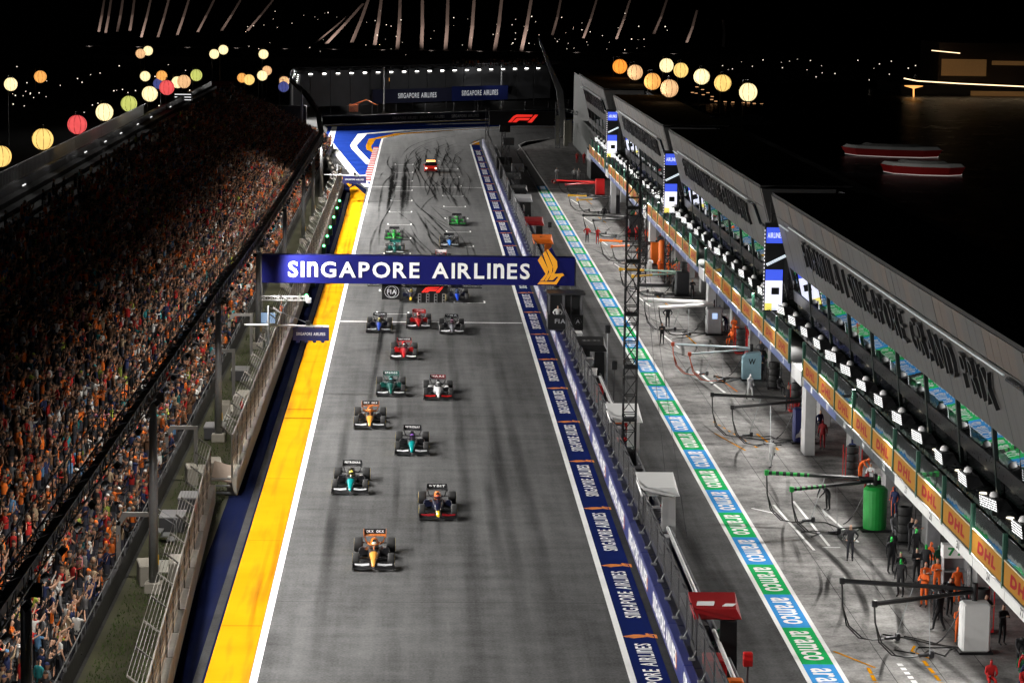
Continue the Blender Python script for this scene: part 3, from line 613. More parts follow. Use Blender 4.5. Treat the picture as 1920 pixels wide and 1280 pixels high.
# green marshalling lights on the fence foot
for i, y in enumerate((226,240,258,268,278,288,300,312,322)):
    t = thing('signal_lamp', 'small green signal lamp on a box, '+['nearest of the row','second of the row','third of the row','fourth of the row','fifth of the row','sixth of the row','seventh of the row','eighth of the row','farthest of the row'][i]+' beside the fence', 'lamp', (-9.2,y,0), 0, 'green signal lamps along the fence')
    MB().bbox(-0.22,0.22,-0.2,0.2,0,1.05,0.03).build('lamp_box', mat('dark_green_box',(0.01,0.03,0.02),0.5), t); MB().sphere((0,-0.22,0.9),0.13,8,6).build('lens', glow('green_lens',(0.15,1.0,0.35),6.0), t, smooth=True)
# overhanging sponsor board with its arm
def arm_sign(y, x1, label, z=3.3, w=2.4):
    t = thing('overhang_sign', label, 'sign', (-9.75,y,0)); xr = x1+9.75
    MB().tube([(-1.6,0,z+1.0),(xr,0,z+0.95)], 0.07, 6).build('arm', WHITE, t); MB().tube([(0,0,z+2.2),(xr-1,0,z+1.0)], 0.03, 5).build('stay', STEEL, t); MB().tube([(0,0,0.9),(0,0,z+2.3)], 0.08, 6).build('mast', STEEL, t)
    p = MB().box(xr-w,xr,-0.12,0.12,z,z+0.85); 
    for k in range(4): p.box(xr-w+0.25+k*0.55,xr-w+0.45+k*0.55,-0.12,0.12,z-0.14,z)
    p.build('board', mat('sign_navy',(0.012,0.016,0.09),0.45), t)
    ob('lettering', text_mesh('lettering', SIA, w*0.8, 0.2, WHITE, caps_n=True, bold=0.02), t, (xr-w/2,-0.125,z+0.45), (R(90),0,0))
    hk = MB()
    for k in range(4): hk.tube([(xr-w+0.3+k*0.55,0,z+0.85),(xr-w+0.3+k*0.55,0,z+1.0)], 0.05, 5)
    hk.build('hangers', DSTEEL, t)
    cmr = MB(); cmr.bbox(-0.15,0.15,-0.2,0.2,0,0.3,0.03); cmr.build('camera_unit', BLACK, t, (xr-1.4,0,z+1.02))
arm_sign(178, -5.75, 'navy sponsor board hanging from a white arm over the yellow strip', 3.6); arm_sign(331, -6.2, 'small navy sponsor board on an arm by the blue run-off', 2.3, 2.9)
t = thing('video_screen', 'small bright screen facing the front rows beside the overhead sign', 'screen', (-11.2,201,0)); MB().tube([(0,0,0),(0,0,3)],0.06,6).build('post',STEEL,t); MB().box(-0.75,0.75,-0.06,0.06,1.7,2.6).build('frame',BLACK,t); MB().box(-0.68,0.68,-0.075,-0.062,1.76,2.54).build('screen_face',glow('pale_screen',(0.35,0.5,0.75),0.6),t)
t = thing('camera_gantry', 'thin white truss arm with a camera over the fence', 'truss', (-11.7,203,0)); truss_mesh([(0,0,3.4),(3.6,0,3.4)],0.3,0.3,0.5,0.03).build('arm',WHITE,t); MB().bbox(3.4,3.8,-0.25,0.25,3.05,3.45,0.05).build('camera_head',WHITE,t); MB().tube([(0,0,0),(0,0,3.6)],0.09,6).build('post',STEEL,t)

# ================================================================== grandstand
TIER = mat('stand_deck', (0.035,0.035,0.038), 0.8, var=0.4)
stand = thing('grandstand', 'long dark stepped grandstand filled with spectators', 'grandstand', (0,0,0))
ROWS = 23; RX0, RDX, RZ0, RDZ = -13.45, 0.84, 0.45, 0.425; YEND = 432
for i in range(ROWS):
    x = RX0-RDX*i; z = RZ0+RDZ*i
    MB().box(x-RDX, x, 66, YEND, max(0, z-0.9), z).build('tier', TIER, stand)
MB().box(-13.42,-13.36,66,YEND,0,0.95).build('front_panel', mat('stand_front',(0.012,0.012,0.013),0.6), stand)
fr = MB(); fr.tube([(-13.36,66,1.4),(-13.36,YEND,1.4)], 0.03, 5)
for y in range(66, YEND, 3): fr.tube([(-13.36,y,.95),(-13.36,y,1.4)], 0.025, 4)
fr.build('front_rail', STEEL, stand)
bx = RX0-RDX*ROWS
MB().box(bx-0.5,bx,66,YEND,0,10.5).build('back_wall', mat('stand_back_wall',(0.16,0.16,0.165),0.7), stand)
pk = MB().box(-0.03,0.03,-0.05,0.05,0,1.25).mesh('picket', mat('railing_alu',(0.55,0.56,0.57),0.35,0.6))
for k in range(165): ob('picket', pk, stand, (bx-0.25, 196+0.8*k, 10.52))
MB().box(bx-0.29,bx-0.21,190,330,11.75,11.82).build('top_rail', STEEL, stand)
for y in (206, 226, 268, 285, 300, 318, 334, 360): MB().box(bx+0.002,bx+0.05,y-0.9,y+0.9,9.9,9.98).build('step_light', glow('step_light_glow',(1,0.98,0.95),1.4), stand)
for y in (206, 224, 242, 262, 280, 298, 318):
    spot('rail_fill', (bx+1.2,y,13.6), (bx-0.5,y-4,10.2), 130, 120, 0.8)  # fill added to brighten the back railing, without a fitting
t = thing('video_screen', 'tall black back of a video screen at the far end of the stand', 'screen', (-24.5,444,0)); MB().bbox(-9,6.3,0,1.2,0.2,6.2,0.1).build('casing', BLACK, t); MB().box(-8,-7,0.3,0.9,0,0.2).build('foot', BLACK, t); MB().box(5,6,0.3,0.9,0,0.2).build('foot', BLACK, t)
t = thing('lit_sign', 'small white lit sign at the top of the far stand', 'sign', (-33.0,382,8.6)); MB().box(-1.3,1.3,-0.08,0.08,0,2.3).build('board', BLACK, t)
sg = glow('sign_white',(1,1,1),1.1)
for k in range(3): MB().box(-1.15,1.15,-0.1,-0.085,2.05-0.38*k-0.1,2.05-0.38*k).build('bar', sg, t)
ob('lettering', text_mesh('lettering','TY3',1.6,0.5,sg), t, (0.1,-0.09,0.5), (R(90),0,0))
t = thing('red_banner', 'dark red hanging banner beside the far lanterns', 'banner', (-34.0,472,3.5)); MB().box(-2.1,2.1,-0.05,0.05,0.5,5.4).build('cloth', mat('banner_red',(0.10,0.008,0.006),0.8,bump=0.4), t); MB().tube([(-2.0,0,-3.5),(-2.0,0,5.6)],0.06,6).build('post',DSTEEL,t); MB().tube([(2.0,0,-3.5),(2.0,0,5.6)],0.06,6).build('post',DSTEEL,t)

# ================================================================== people
SKIN = mat('skin', (0.42,0.24,0.16), 0.6, var=0.12); HAIR = mat('dark_hair', (0.015,0.012,0.010), 0.6); SHIRT = objcol_mat('shirt_cloth'); TROUS = mat('dark_trousers', (0.018,0.019,0.026), 0.85)
SHOE = mat('shoe', (0.02,0.02,0.02), 0.6); CAPM = objcol_mat('cap_cloth', 0.7); HELM = objcol_mat('helmet_shell', 0.3, 0.5)
def person_mesh(name, P, cap=None, long_sleeve=False, overall=False, gloves=False, detail=1):
    """one continuous skinned body; P holds joint overrides; faces +Y"""
    J = dict(pel=(0,0,.96), spi=(0,0,1.14), che=(0,0.01,1.34), nek=(0,0.0,1.49), chin=(0,0.035,1.56), hed=(0,0.025,1.66), top=(0,0.01,1.75), nose=(0,0.125,1.63),
             shL=(-.185,0,1.42), elL=(-.25,-.03,1.15), wrL=(-.27,.06,.93), haL=(-.27,.09,.84), fiL=(-.265,.11,.76), thL=(-.235,.12,.85),
             shR=(.185,0,1.42), elR=(.25,-.03,1.15), wrR=(.27,.06,.93), haR=(.27,.09,.84), fiR=(.265,.11,.76), thR=(.235,.12,.85),
             hiL=(-.10,0,.92), knL=(-.11,.02,.50), anL=(-.115,-.03,.09), toL=(-.125,.15,.035), hiR=(.10,0,.92), knR=(.11,.02,.50), anR=(.115,-.03,.09), toR=(.125,.15,.035))
    J.update(P)
    Rd = dict(pel=.145, spi=.125, che=.15, nek=.058, chin=.075, hed=.098, top=.06, nose=.018, shL=.068, elL=.046, wrL=.031, haL=.038, fiL=.018, thL=.015, shR=.068, elR=.046, wrR=.031, haR=.038, fiR=.018, thR=.015,
              hiL=.095, knL=.062, anL=.045, toL=.034, hiR=.095, knR=.062, anR=.045, toR=.034)
    E_ = [('pel','spi'),('spi','che'),('che','nek'),('nek','chin'),('chin','hed'),('hed','top'),('hed','nose')]
    for s in 'LR': E_ += [('che','sh'+s),('sh'+s,'el'+s),('el'+s,'wr'+s),('wr'+s,'ha'+s),('ha'+s,'fi'+s),('ha'+s,'th'+s),('pel','hi'+s),('hi'+s,'kn'+s),('kn'+s,'an'+s),('an'+s,'to'+s)]
    ks = list(J); ix = {k:i for i,k in enumerate(ks)}
    me = bpy.data.meshes.new('sk'); me.from_pydata([J[k] for k in ks], [(ix[a],ix[b]) for a,b in E_], [])
    o = bpy.data.objects.new('sk', me); COL.objects.link(o); sm = o.modifiers.new('s','SKIN'); sm.use_smooth_shade = True; sm.branch_smoothing = 0.3
    for k in ks:
        sv = me.skin_vertices[0].data[ix[k]]; r = Rd[k]; sv.radius = (r*(1.25 if k in ('pel','che','spi') else 1), r*(0.8 if k in ('pel','che','spi') else 1)); sv.use_root = (k == 'pel')
    if detail: ss = o.modifiers.new('ss','SUBSURF'); ss.levels = 1; ss.render_levels = 1
    out = bpy.data.meshes.new_from_object(o.evaluated_get(bpy.context.evaluated_depsgraph_get())); out.name = name
    bpy.data.objects.remove(o); bpy.data.meshes.remove(me)
    out.materials.clear()
    for m in (SKIN, HAIR, SHIRT, TROUS, SHOE, CAPM, HELM): out.materials.append(m)
    segs = [(Vector(J[a]), Vector(J[b]), a, b) for a, b in E_]
    hd = Vector(J['hed']); nf = (Vector(J['nose'])-hd).normalized()
    for p in out.polygons:
        c = p.center; best = None
        for a, b, ka, kb in segs:
            d = b-a; t = max(0, min(1, (c-a).dot(d)/max(1e-9, d.dot(d)))); q = (c-a-d*t).length - (Rd[ka]*(1-t)+Rd[kb]*t)*0.9
            if best is None or q < best[0]: best = (q, ka, kb, t)
        ka, kb, t = best[1:]; g = ka[:2]
        if ka in ('hed','chin') or kb in ('chin','hed') or ka == 'top':
            f = (c-hd).dot(nf); zrel = c.z-hd.z
            if cap == 'helmet': mi = 6
            elif cap == 'cap' and zrel > 0.02: mi = 5
            elif zrel > 0.045 or f < -0.01: mi = 1
            else: mi = 0
        elif ka == 'nek': mi = 0 if not overall else 2
        elif g == 'sh': mi = 2 if (t < 0.6 or long_sleeve) else 0
        elif g == 'el': mi = 2 if long_sleeve else 0
        elif g in ('wr','ha'): mi = 4 if gloves else 0
        elif g in ('hi','kn') or (ka == 'pel' and kb != 'spi'): mi = 2 if overall else 3
        elif g == 'an': mi = 4
        else: mi = 2
        p.material_index = mi; p.use_smooth = True
    return out
def arm(s, sh, el, wr, hand=(0.0,0.02,0.085)):
    k = 'L' if s < 0 else 'R'; h = Vector(wr)+Vector(hand); f = h+Vector(hand)*0.9; th = h+Vector((-s*0.035,0.03,0.0))
    return {'el'+k: el, 'wr'+k: wr, 'ha'+k: tuple(h), 'fi'+k: tuple(f), 'th'+k: tuple(th)}
UPL = arm(-1,0,(-.30,.12,1.62),(-.24,.22,1.85)); UPR = arm(1,0,(.30,.12,1.62),(.24,.22,1.85))
PHL = arm(-1,0,(-.25,.20,1.32),(-.10,.36,1.55),(0.02,.02,.08)); PHR = arm(1,0,(.25,.20,1.32),(.10,.36,1.55),(-0.02,.02,.08))
FWR = arm(1,0,(.26,.26,1.44),(.22,.52,1.60),(0,.07,.03)); CLL = arm(-1,0,(-.24,.12,1.18),(-.06,.34,1.28),(.04,.06,.03)); CLR = arm(1,0,(.24,.12,1.18),(.06,.34,1.28),(-.04,.06,.03))
HIPL = arm(-1,0,(-.36,-.08,1.18),(-.22,.06,1.0),(.04,.02,-.02)); HIPR = arm(1,0,(.36,-.08,1.18),(.22,.06,1.0),(-.04,.02,-.02))
FANS = [('with both arms raised', {**UPL, **UPR}, None, False), ('holding up a phone', {**PHL, **PHR}, None, False), ('reaching one arm forward', {**FWR}, None, False), ('in a cap, one arm raised', {**UPR}, 'cap', False),
        ('clapping', {**CLL, **CLR}, None, False), ('in a cap, arms down', {}, 'cap', False), ('in a cap with phone', {**PHL, **PHR}, 'cap', False), ('with one arm raised', {**UPL, **CLR}, None, True), ('in a cap, both arms raised', {**UPL, **UPR}, 'cap', True), ('standing still', {}, None, True)]
fan_meshes = [person_mesh('person', p, c, ls) for _, p, c, ls in FANS]
SHIRTS = [('orange',(0.62,0.13,0.015),16), ('black',(0.012,0.012,0.014),34), ('white',(0.55,0.54,0.52),11), ('red',(0.42,0.018,0.015),11), ('navy',(0.012,0.018,0.06),13), ('grey',(0.14,0.14,0.145),8), ('teal',(0.015,0.16,0.17),4), ('sky blue',(0.08,0.18,0.32),3), ('lime',(0.30,0.36,0.05),2), ('pink',(0.40,0.14,0.16),2), ('brown',(0.10,0.05,0.025),13), ('beige',(0.30,0.22,0.14),7)]
NAMES = [n for n,_,w in SHIRTS for _ in range(w)]; SC = {n:c for n,c,_ in SHIRTS}
# seats: one spectator per place, visible part of the stand only
places = []
for i in range(ROWS):
    x = RX0-RDX*i-0.42; z = RZ0+RDZ*i; y = 94+random.random()*0.5
    while y < YEND-1:
        if x > -(0.172*y)-1.5 and random.random() < (0.94 if i < 15 else 0.80-(i-15)*0.16): places.append((y, i, x+random.uniform(-.36,.36), z+max(-.02,random.gauss(0.03,.09))))
        y += random.uniform(0.46,0.66)
places.sort(key=lambda p: p[0]+p[1]*0.8)
ORD = ['front','second','third','fourth','fifth','sixth','seventh','eighth','ninth','tenth','eleventh','twelfth','thirteenth','fourteenth','fifteenth','sixteenth','seventeenth','eighteenth','nineteenth','twentieth','twenty-first','twenty-second','last']
def zone(y):
    return ('bottom edge' if y < 106 else 'before second pole' if y < 116 else 'beside second pole' if y < 123 else 'past second pole')
used = {}
shown = [p for p in places if p[0] > 98][:145]; rest = [p for p in places if p not in set(shown)]
for (y, i, x, z) in shown:
    k = random.randrange(len(FANS)); cn = random.choice(NAMES); c = SC[cn]; v = random.uniform(0.85,1.2)
    for _ in range(60):
        lab = f'spectator in {cn} {FANS[k][0]}, {ORD[i]} row, {zone(y)}'
        if lab not in used: break
        k = random.randrange(len(FANS)); cn = random.choice(NAMES); c = SC[cn]
    used[lab] = 1
    o = ob('person', fan_meshes[k], None, (x,y,z), (0,0,R(-70+random.gauss(0,28))), random.uniform(0.93,1.06))
    o.color = (min(1,c[0]*v),min(1,c[1]*v),min(1,c[2]*v),1); tag(o, lab, 'person', 'spectators in the front of the stand')
# everyone else in the stand: too many to count, one mass
def low_person(up):
    V, F, M_ = [], [], []
    def rings(rs, n, mi, cap=True):
        b = len(V)
        for c, rx, ry in rs:
            for k in range(n): a = 2*PI*k/n; V.append((c[0]+rx*math.cos(a), c[1]+ry*math.sin(a), c[2]))
        for r in range(len(rs)-1):
            for k in range(n): F.append((b+r*n+k, b+r*n+(k+1)%n, b+(r+1)*n+(k+1)%n, b+(r+1)*n+k)); M_.append(mi[r] if isinstance(mi,list) else mi)
    rings([((0,0,.5),.17,.12),((0,0,.95),.19,.13),((0,0.01,1.25),.21,.14),((0,0,1.44),.19,.10),((0,0,1.5),.06,.06)], 6, [3,2,2,2])
    rings([((0,.02,1.5),.06,.06),((0,.04,1.58),.085,.09),((0,.03,1.68),.10,.11),((0,.01,1.77),.055,.06),((0,.01,1.79),.004,.004)], 6, [0,0,1,1])
    def limb(pts, rr, mi):
        b = len(V)
        for p, r in zip(pts, rr):
            for q in ((r,0,r),(-r,r,0),(0,-r,-r)): V.append((p[0]+q[0],p[1]+q[1],p[2]+q[2]))
        for r in range(len(pts)-1):
            for k in range(3): F.append((b+r*3+k, b+r*3+(k+1)%3, b+(r+1)*3+(k+1)%3, b+(r+1)*3+k)); M_.append(mi[r])
    def A_(s, mode):
        sh = (s*.19,0,1.41)
        if mode == 'up': pts = [sh,(s*.30,.12,1.62),(s*.24,.22,1.92)]
        elif mode == 'phone': pts = [sh,(s*.25,.20,1.32),(s*.09,.37,1.58)]
        elif mode == 'fwd': pts = [sh,(s*.26,.26,1.43),(s*.22,.55,1.62)]
        else: pts = [sh,(s*.26,-.02,1.15),(s*.22,.14,.98)]
        limb(pts, (.06,.05,.035), (2,0))
    A_(-1, up[0]); A_(1, up[1]); return np.array(V), np.array(F), np.array(M_)
low = [low_person(u) for u in (('up','up'),('phone','phone'),('down','up'),('down','down'),('down','fwd'),('phone','down'))]
def crowd(name, pl, label, face=-70, spread=30):
    SHc = [SC[n] for n in NAMES]; VS, FS, CS = [], [], []; base = 0
    for (y, i, x, z) in pl:
        V, F, Mi = low[int(rng.integers(len(low)))]; a = R(face+rng.normal(0,spread)); s = rng.uniform(.92,1.08); ca, sa = math.cos(a)*s, math.sin(a)*s
        Q = np.empty_like(V); Q[:,0] = V[:,0]*ca-V[:,1]*sa+x; Q[:,1] = V[:,0]*sa+V[:,1]*ca+y; Q[:,2] = V[:,2]*s+z
        sk = np.array((0.36,0.19,0.12))*rng.uniform(.4,1.2); sh = np.array(SHc[int(rng.integers(len(SHc)))])*rng.uniform(.45,1.2)
        hr = np.array(SHc[int(rng.integers(len(SHc)))]) if rng.random() < .3 else np.array((0.02,0.014,0.01))*rng.uniform(.5,3)
        tr = np.array((0.03,0.03,0.04)); pal = np.vstack([sk,hr,sh,tr]).clip(0,1)
        VS.append(Q); FS.append(F+base); CS.append(pal[Mi]); base += len(V)
    V = np.vstack(VS); F = np.vstack(FS); C4 = np.ones((len(F),4)); C4[:,:3] = np.vstack(CS)
    me = bpy.data.meshes.new(name); me.vertices.add(len(V)); me.vertices.foreach_set('co', V.astype(np.float32).ravel())
    me.loops.add(F.size); me.loops.foreach_set('vertex_index', F.astype(np.int32).ravel()); me.polygons.add(len(F))
    me.polygons.foreach_set('loop_start', np.arange(0, F.size, 4, dtype=np.int32)); me.update(calc_edges=True)
    at = me.attributes.new('Col', 'FLOAT_COLOR', 'FACE'); at.data.foreach_set('color', C4.astype(np.float32).ravel())
    me.materials.append(CROWDM); me.validate(); o = ob(name, me); tag(o, label, 'crowd', None, 'stuff'); return o
CROWDM = objcol_mat('crowd_cloth', 0.8, 0.25, 'ATTR')
crowd('crowd', rest, 'dense mass of spectators filling the grandstand behind the front rows')
far_pl = [(588+r*1.2+x*1.05, 0, x+random.uniform(-.2,.2), 5.8+0.5*r) for r in range(4) for x in np.arange(8,29,0.7) if random.random() < .8]
crowd('crowd', far_pl, 'small distant crowd above the corner wall', 180)
t = thing('grandstand', 'distant low stand behind the corner wall', 'grandstand', (0,0,0))
for r in range(4): MB().loft([[(6,594.3+1.2*r,0),(31,620.5+1.2*r,0),(31,621.7+1.2*r,0),(6,595.5+1.2*r,0)], [(6,594.3+1.2*r,5.8+.5*r),(31,620.5+1.2*r,5.8+.5*r),(31,621.7+1.2*r,5.8+.5*r),(6,595.5+1.2*r,5.8+.5*r)]]).build('tier', TIER, t)
spot('far_stand_light', (16,560,12), (16,605,6), 2500, 120, 0.8)

# ================================================================== paper lanterns
LC = {'cream':((1.0,0.80,0.42),1.15), 'yellow':((0.95,0.62,0.18),1.0), 'red':((0.85,0.10,0.10),0.85), 'green':((0.62,0.66,0.16),0.8), 'orange':((0.95,0.42,0.10),0.9), 'peach':((0.95,0.55,0.26),0.8), 'blue':((0.10,0.12,0.40),0.5), 'amber':((1.0,0.32,0.04),1.0)}
def lantern_mat(n):
    (c, s) = LC[n]; m = bpy.data.materials.new('lantern_'+n); m.use_nodes = True; N = m.node_tree.nodes; L = m.node_tree.links; b = N['Principled BSDF']; b.inputs['Base Color'].default_value = c+(1,); b.inputs['Roughness'].default_value = 0.8
    tc = N.new('ShaderNodeTexCoord'); nz = N.new('ShaderNodeTexNoise'); nz.inputs['Scale'].default_value = 1.3; L.new(tc.outputs['Object'], nz.inputs['Vector'])
    mr = N.new('ShaderNodeMapRange'); mr.inputs[1].default_value = .3; mr.inputs[2].default_value = .7; mr.inputs[3].default_value = 1.15*s; mr.inputs[4].default_value = 1.45*s; L.new(nz.outputs[0], mr.inputs[0]); L.new(mr.outputs[0], b.inputs['Emission Strength']); b.inputs['Emission Color'].default_value = c+(1,)
    return m
globes = {}; RIB = mat('lantern_rib', (0.10,0.06,0.02), 0.7)
ribb = MB()
for k in range(9):
    a = 2*PI*k/9; ribb.tube([(0.985*math.sin(PI*j/8)*math.cos(a), 0.985*math.sin(PI*j/8)*math.sin(a), -0.985*math.cos(PI*j/8)) for j in range(9)], 0.03, 3)
rib_m = ribb.mesh('ribs', RIB); capm = MB().lathe([(0.22,0.93),(0.22,1.02)], 12).mesh('end_ring', DSTEEL)
for n_ in LC: globes[n_] = MB().sphere((0,0,0), 0.975, 24, 14).mesh('globe', lantern_mat(n_), True)
def lantern(x, y, z, c, label, group, zb=0.0):
    t = thing('paper_lantern', label, 'lantern', (x,y,z), random.uniform(0,1), group)
    ob('globe', globes[c], t); ob('ribs', rib_m, t); ob('end_ring', capm, t); ob('end_ring', capm, t, scale=(1,1,-1)); MB().tube([(0,1.02,zb-z),(0,1.02,1.25),(0,0,1.3),(0,0,1.02)], 0.045, 5).build('pole', DSTEEL, t)
LR = [(27.1,362.8,'amber','left end of the row'),(27.4,341.1,'peach','second from the left'),(27.1,312,'orange','third, low in the row'),(34,369.7,'cream','far upper one, left of its pair'),(34.2,351.2,'yellow','far upper one, right of its pair'),(27.3,292.9,'peach','lowest and nearest on the left group'),(34.6,329.2,'cream','right of the upper pair'),(35,309.8,'yellow','second from the right end'),(35,285.7,'cream','right end of the row')]
for x, y, c, l in LR: lantern(x, y, 15.9, c, f'glowing {c} paper lantern over the pit roof, {l}', 'paper lanterns over the pit building', 13.3 if x < 32 else 0)
LL = [(-37.8,246.5,10.9,'yellow'),(-34,246.5,12.5,'yellow'),(-34.3,273.9,12.3,'red'),(-34.4,298.8,12.3,'cream'),(-34.9,328.6,11.8,'green'),(-33.5,340,12.5,'cream'),(-32.5,352.1,12.8,'red'),(-33.9,394.4,11.9,'peach'),(-36.5,448.1,10.8,'green'),(-39.6,448.1,9.6,'cream'),(-58.9,394.4,11.2,'cream'),(-59.4,428.7,11,'orange'),(-52,518.9,7.8,'cream'),(-46.4,493,8.9,'orange'),(-47,493,7.5,'blue'),(-55.8,547.7,11.2,'peach'),(-54.6,550.7,11.7,'cream'),(-41,547.7,11.3,'cream'),(-39.4,550.7,12.1,'cream'),(-31.1,547.7,11.4,'cream'),(-29.7,518.9,8.2,'cream'),(-30.6,551,8.0,'peach'),(-30.6,493,8.4,'yellow'),(-35.4,547.7,6.6,'orange'),(-24.7,500,6.9,'blue'),(-25.2,512,7.4,'peach'),(-7.2,600,4.6,'orange')]
pos = ['at the left edge of the picture','second from the left edge in the near row','third in the near row','fourth in the near row','fifth in the near row','sixth in the near row','seventh in the near row','eighth in the near row','left of the red banner','behind the near row, right part','far left, higher','far left, second','in the far cluster, left','in the far cluster, upper','in the far cluster, low and dim','top left pair, front','top left pair, back','top middle pair, left','top middle pair, right','top right, above the truss','right of the banner, low','right of the banner, behind','right of the banner, nearest','just right of the banner','at the far bend of the truss, front','at the far bend of the truss, behind','alone above the corner wall']
for (x,y,z,c), l in zip(LL, pos): lantern(x, y, z, c, f'glowing {c} paper lantern {l}', 'paper lanterns behind the grandstand')

# ================================================================== racing cars
def sec(y, w, z0, z1, n=12, p=2.6, x0=0.0):
    zc, h = (z0+z1)/2, (z1-z0)/2; out = []
    for k in range(n):
        a = 2*PI*k/n; c, s = math.cos(a), math.sin(a)
        out.append((x0+w*math.copysign(abs(c)**(2/p), c), y, zc+h*math.copysign(abs(s)**(2/p), s)))
    return out
CM = {}
CM['nose'] = MB().loft([sec(.22,.05,.21,.27),sec(.30,.085,.20,.30),sec(.9,.125,.25,.44),sec(1.45,.19,.24,.56),sec(1.8,.225,.20,.62)])
CM['nose_tip'] = MB().loft([sec(.20,.055,.205,.275),sec(.30,.092,.195,.307),sec(.78,.125,.238,.422)])
CM['chassis'] = MB().loft([sec(1.802,.235,.14,.615),sec(2.2,.29,.10,.64),sec(2.45,.33,.08,.63),sec(2.55,.34,.08,.56),sec(3.05,.34,.08,.60),sec(3.25,.30,.08,.64)])
CM['engine_cover'] = MB().loft([sec(3.02,.10,.62,.98),sec(3.1,.16,.50,1.0),sec(3.5,.20,.40,.95),sec(4.2,.16,.25,.74),sec(5.0,.06,.28,.50)])
CM['intake'] = MB().loft([sec(2.99,.085,.80,.95,10),sec(3.03,.085,.80,.95,10)])
sp = MB()
for s in (1,):
    sp.loft([sec(2.50,.20,.30,.55,10,3.2,s*.53),sec(2.75,.235,.20,.58,10,3.2,s*.53),sec(3.3,.23,.13,.55,10,3,s*.50),sec(4.0,.17,.10,.42,10,3,s*.38),sec(4.8,.09,.10,.24,10,3,s*.22)])
CM['sidepod'] = sp
fl = [(.30,1.75),(.52,2.0),(.72,2.45),(.79,2.9),(.79,4.15),(.62,4.25),(.62,5.05),(-.62,5.05),(-.62,4.25),(-.79,4.15),(-.79,2.9),(-.72,2.45),(-.52,2.0),(-.30,1.75)]
CM['floor'] = MB().prism(fl, .045, .085)
fw = MB()
for s in (-1,1):
    for j, (ya, za, yb, zb, xo) in enumerate(((.02,.085,.20,.10,.98),(.19,.125,.33,.165,.97),(.32,.19,.45,.255,.96))):
        sw = .16
        fw.loft([[(s*.06,ya-.0,za+.05),(s*.06,yb,zb+.05),(s*.06,yb,zb+.068),(s*.06,ya,za+.068)], [(s*.5,ya+sw*.4,za),(s*.5,yb+sw*.4,zb),(s*.5,yb+sw*.4,zb+.02),(s*.5,ya+sw*.4,za+.02)], [(s*xo,ya+sw,za+.03),(s*xo,yb+sw,zb+.02),(s*xo,yb+sw,zb+.04),(s*xo,ya+sw,za+.05)]], 0)
    fw.loft([[(s*.20,.315,.262),(s*.20,.485,.335),(s*.20,.485,.345),(s*.20,.315,.272)],[(s*.5,.385,.215),(s*.5,.52,.285),(s*.5,.52,.295),(s*.5,.385,.225)],[(s*.88,.475,.235),(s*.88,.60,.285),(s*.88,.60,.295),(s*.88,.475,.245)]], 1)
CM['front_wing'] = fw
ep = MB().loft([[(.965,.1,.06),(.965,.72,.06),(.965,.72,.30),(.965,.35,.34),(.965,.14,.20)], [(.995,.1,.06),(.995,.72,.06),(.995,.72,.30),(.995,.35,.34),(.995,.14,.20)]]); CM['wing_endplate'] = ep
rw = MB(); rw.loft([[(-.52,4.86,.72),(-.52,5.20,.73),(-.52,5.22,.755),(-.52,4.86,.74)], [(.52,4.86,.72),(.52,5.20,.73),(.52,5.22,.755),(.52,4.86,.74)]]); rw.loft([[(-.52,5.20,.765),(-.52,5.31,.985),(-.52,5.335,.985),(-.52,5.23,.765)], [(.52,5.20,.765),(.52,5.31,.985),(.52,5.335,.985),(.52,5.23,.765)]], 1)
for s in (-1,1): rw.loft([[(s*.53,4.80,.64),(s*.53,5.36,.62),(s*.53,5.38,.95),(s*.53,5.30,1.0),(s*.53,5.0,.93),(s*.53,4.84,.80)], [(s*.55,4.80,.64),(s*.55,5.36,.62),(s*.55,5.38,.95),(s*.55,5.30,1.0),(s*.55,5.0,.93),(s*.55,4.84,.80)]], 0)
for s in (-1,1): rw.tube([(s*.50,5.1,.66),(s*.42,5.12,.42),(s*.30,5.1,.30)], .03, 4)
rw.box(-.42,.42,5.02,5.16,.36,.385); rw.tube([(0,5.0,.35),(0,5.02,.72)], .025, 5); CM['rear_wing'] = rw
ha = MB(); pts = [(s_*math.cos(a_)*.30, 2.95-.62*math.sin(a_), .80+.02*math.sin(a_)) for s_, a_ in [(1, PI*k/12) for k in range(13)]]
ha.tube([(.30,3.12,.70)]+pts+[(-.30,3.12,.70)], .032, 6); ha.tube([(0,2.34,.81),(0,2.20,.70),(0,2.12,.60)], .024, 6); CM['halo'] = ha
CM['cockpit'] = MB().prism([(.22,2.5),(.24,2.95),(-.24,2.95),(-.22,2.5)], .6, .645)
mi = MB()
for s in (1,): mi.bbox(s*.56-.11,s*.56+.11,2.18,2.26,.60,.70,.02); mi.tube([(s*.30,2.25,.56),(s*.5,2.22,.62)], .012, 4)
CM['mirror'] = mi
SUS = ((.14,.95,.42,.68,1.03,.45),(.17,1.35,.45,.68,1.1,.45),(.13,.9,.28,.68,1.0,.22),(.18,1.4,.28,.68,1.1,.22),(.10,4.4,.42,.62,4.6,.46),(.08,4.85,.42,.62,4.7,.46),(.12,4.35,.2,.62,4.6,.22),(.08,4.9,.2,.62,4.7,.22))
for nm_, qq in (('front_suspension', SUS[:4]), ('rear_suspension', SUS[4:])):
    su = MB()
    for (ax, ay, az, wx, wy, wz) in qq: su.tube([(ax,ay,az),(wx,wy,wz)], .018, 4)
    CM[nm_] = su
def tyre(w, r=.36): return MB().lathe([(.21,-w/2+.01),(r-.05,-w/2),(r-.012,-w/2+.03),(r,-w/2+.07),(r,w/2-.07),(r-.012,w/2-.03),(r-.05,w/2),(.21,w/2-.01)], 22, 0, 'X', caps=False)
